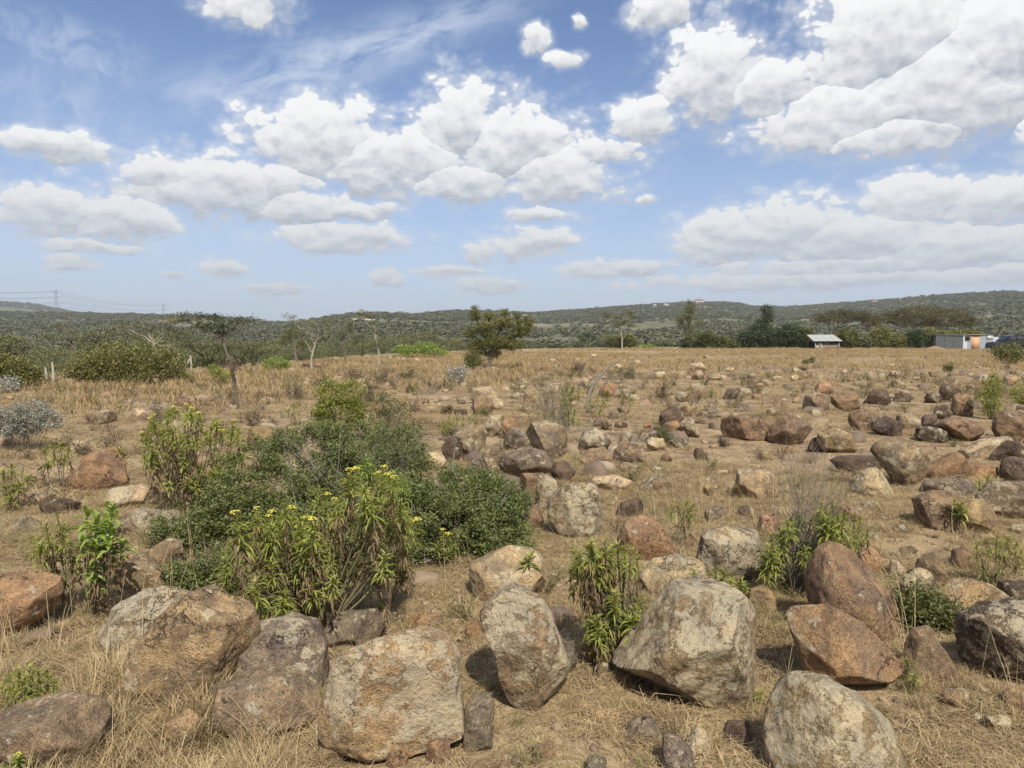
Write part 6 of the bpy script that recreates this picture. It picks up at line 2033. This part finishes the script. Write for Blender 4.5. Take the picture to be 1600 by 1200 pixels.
part('roof_rail', [(-.1, 1.5, -.70, -.66, 2.012, 2.05), (-.1, 1.5, .66, .70, 2.012, 2.05)], M_PAINT, car)
part('bumper', [(-2.53, -2.485, -.85, .85, .42, .62)], M_PAINT, car)

# fence posts
for (x, y0, y1, tb_, lb) in ((80, 566, 600, 25.5, 'pale fence post before the bushes at far left'), (69, 575, 600, 27, 'shorter grey fence post left of the pale one'),
                             (297, 556, 580, 33, 'white braced fence post right of the wide green bush'), (278, 552, 572, 40, 'white braced post farther off by the forked tree'),
                             (1054, 543, 548, 96, 'thin far fence post right of the lone acacia'), (1031, 542, 548, 97, 'thin far fence post by the pale green mound'), (1000, 541, 548, 98, 'far fence post beside the yellow olive bush')):
    b = ground_at(x, tb_)
    p = empty('fence_post', b, lb, 'post', 'wooden fence posts')
    h_ = (at(x, y0, tb_).z - b.z)
    g = G(); r0 = .045 if tb_ < 50 else .06
    g.tube([(0, 0, -.1), (.02, 0, h_ * .5), (0, .01, h_)], [r0, r0 * .9, r0 * .75], 7); box(g, -r0 * .5, r0 * .5, -r0 * .5, r0 * .5, h_ - .02, h_ + .01)
    link('shaft', g.mesh('shaft'), M_POST, p)
    if 'braced' in lb:
        g = G(); g.tube([(-.38, -.1, 0), (-.04, 0, h_ * .85)], [.05, .04], 6); link('brace', g.mesh('brace'), M_POST, p)

# ------------------------------------------------------------------ far houses, pylons
def house(px, py, w_, label, roof, walls=M_WHITE, dist=None, h=None, storeys=1):
    if dist is None: p, t_ = hit(px, py, 2600)
    else:
        t_ = dist; q = at(px, py, t_); p = Vector((q.x, q.y, Hs(q.x, q.y)))
    k = t_ / F; W = w_ * k / 2; D = W * .7; hh = h or max(3.2, W * .55)
    r_ = empty('far_house', (p.x, p.y, p.z + .6), label, 'house', 'houses on the hills', rz=-math.atan2(p.x, p.y))
    part('wall', [(-W, W, -D, D, -2, hh)], walls, r_)
    g = G(); V = np.array([(-W - .5, -D - .5, hh + .01), (W + .5, -D - .5, hh + .01), (W + .5, D + .5, hh + .01), (-W - .5, D + .5, hh + .01), (-W * .6, 0, hh + W * .35), (W * .6, 0, hh + W * .35)])
    g.add(V, np.array([(0, 1, 5, 4), (2, 3, 4, 5)])); g.add(V, np.array([(1, 2, 5), (3, 0, 4)])); g.add(V, np.array([(0, 3, 2, 1)]))
    link('roof', g.mesh('roof'), roof, r_)
    n = max(2, int(W / 2.2))
    for i in range(n):
        x0 = -W + (i + .5) * 2 * W / n
        fr = part('window', [(x0 - .75, x0 + .75, -D - .08, -D - .01, hh * .3, hh * .75)], M_WHITE, r_)
        part('pane', [(x0 - .6, x0 + .6, -D - .12, -D - .085, hh * .35, hh * .7)], M_BLACK, fr)
    return r_


house(911, 483.5, 10, 'small house with a red roof on the ridge right of the centre', M_REDROOF, M_REDROOF)
house(1041, 479.5, 8, 'white house on the hill slope right of the lone acacia', M_WHITE)
house(1092, 474.5, 15, 'long house with a brown roof on the hill summit', M_REDROOF)
house(1158, 475.5, 10, 'pale house right of the long summit house', M_ROOFT)
house(1366, 473.0, 9, 'white gabled house on the right hill above the umbrella acacia', M_REDROOF)
house(38, 478, 13, 'white house among trees on the far left ridge', M_ROOFT, dist=2500)
house(373, 508, 7, 'white house on the low ridge behind the bent acacia', M_WHITE, dist=1500)
house(1023, 480, 5, 'small shed with a white roof left of the white slope house', M_WHITE)


def pylon(px, ytop, dist, label, H_=None):
    q = at(px, ytop, dist); zb = Hs(q.x, q.y); Hh_ = q.z - zb
    r_ = empty('power_pylon', (q.x, q.y, zb), label, 'pylon', 'lattice pylons on the left ridge', rz=.5)
    k = dist / F; th = .30 * k
    wb, wt = Hh_ * .13, Hh_ * .028
    def half(z): return wb + (wt - wb) * min(1, z / (Hh_ * .62)) if z < Hh_ * .62 else wt * (1.0 - .3 * (z / Hh_ - .62) / .38)
    g = G()
    zs = [0, .14, .27, .39, .50, .58, .66, .74, .82, .90, 1.0]; zs = [z * Hh_ for z in zs]
    for sx in (-1, 1):
        for sy in (-1, 1):
            l = G(); l.tube([(sx * half(z), sy * half(z), z) for z in zs], [th * .5] * len(zs), 4); link('leg', l.mesh('leg'), M_STEEL, r_)
    for i in range(len(zs) - 1):
        a0, a1 = half(zs[i]), half(zs[i + 1])
        for s in (-1, 1):
            g.tube([(-a0, s * a0, zs[i]), (a1, s * a1, zs[i + 1])], [th * .3] * 2, 3); g.tube([(a0, s * a0, zs[i]), (-a1, s * a1, zs[i + 1])], [th * .3] * 2, 3)
            g.tube([(s * a0, -a0, zs[i]), (s * a1, a1, zs[i + 1])], [th * .3] * 2, 3)
    link('bracing', g.mesh('bracing'), M_STEEL, r_)
    tips_ = []
    for zf, wf in ((.64, .24), (.80, .20), (.96, .15)):
        z = zf * Hh_; w_ = wf * Hh_
        c = G(); c.tube([(-w_, 0, z), (0, 0, z + Hh_ * .03), (w_, 0, z)], [th * .35] * 3, 4); c.tube([(-w_, 0, z), (w_, 0, z)], [th * .4] * 2, 4)
        link('cross_arm', c.mesh('cross_arm'), M_STEEL, r_)
        for s in (-1, 1):
            tips_.append(Vector((q.x, q.y, zb)) + Matrix.Rotation(.5, 3, 'Z') @ Vector((s * w_, 0, z - .8)))
    return tips_


t1_ = pylon(87, 453, 1500, 'taller lattice pylon on the left ridge', None)
t2_ = pylon(255, 475, 2100, 'smaller lattice pylon farther along the ridge', None)
M_CABLE = simple_mat('cable', (0.12, 0.12, 0.12), .6, .1, 1)
for i in range(6):
    for (p0, p1) in ((t1_[i], t2_[i]), (t1_[i], t1_[i] + Vector((-420, -250, 6)))):
        n = 14; pts = []
        for j in range(n + 1):
            s = j / n; p = p0.lerp(p1, s); p.z -= 4 * 11 * s * (1 - s); pts.append(np.array(p) - np.array(p0))
        g = G(); g.tube(pts, [.22] * (n + 1), 3)
        o = link('power_cable', g.mesh('power_cable'), M_CABLE); o.location = p0
        tag(o, '%s cable on the %s side %s' % (('lowest', 'middle', 'topmost')[i // 2], ('left', 'right')[i % 2], 'strung between the two pylons' if (p1 - t2_[i]).length < 1 else 'running off left from the taller pylon'), 'cable', 'cables strung between the pylons')

# pale dirt track up the slope of the middle hill
m_track = simple_mat('pale_track', (0.46, 0.38, 0.29), .95, .15, .2)
def track(label, pts, wid):
    P_ = []
    for (x, y) in pts:
        p, t_ = hit(x, y, 1400); P_.append(p)
    L = []
    for i in range(len(P_) - 1):
        for s in np.linspace(0, 1, 9)[:-1]: L.append(P_[i].lerp(P_[i + 1], s))
    L.append(P_[-1])
    V, Fq = [], []
    for i, p in enumerate(L):
        a = L[max(i - 1, 0)]; c = L[min(i + 1, len(L) - 1)]; d = (c - a); d.z = 0; d.normalize(); n_ = Vector((d.y, -d.x, 0))
        w_ = wid * (.7 + .5 * math.sin(i * .9) ** 2)
        for s in (-1, 0, 1):
            q = p + n_ * w_ * s; V.append((q.x, q.y, Hs(q.x, q.y) + 0.7 ))
        if i:
            for s in (0, 1): Fq.append((3 * (i - 1) + s, 3 * (i - 1) + s + 1, 3 * i + s + 1, 3 * i + s))
    me = mesh_np('dirt_track', np.array(V), [np.array(Fq)], True)
    o = link('dirt_track', me, m_track); tag(o, kind='structure')
track('', [(662, 528), (645, 523), (625, 521), (612, 518), (598, 515), (588, 511)], 9)
track('', [(578, 502), (566, 500), (556, 497), (545, 499)], 7)

# ------------------------------------------------------------------ air
hz = bpy.data.meshes.new('haze')
g = G(); box(g, -3900, 3900, -3900, 3900, -60, 190)
hz = g.mesh('haze')
m_h = bpy.data.materials.new('haze'); m_h.use_nodes = True
t = NT(m_h.node_tree); t.n.clear()
pv = t.node('ShaderNodeVolumePrincipled'); pv.inputs['Color'].default_value = (0.86, 0.92, 1.0, 1); pv.inputs['Density'].default_value = 0.00019; pv.inputs['Anisotropy'].default_value = 0.2
oo = t.node('ShaderNodeOutputMaterial'); t.l.new(pv.outputs[0], oo.inputs['Volume'])
hzo = link('haze', hz, m_h); tag(hzo, kind='stuff')
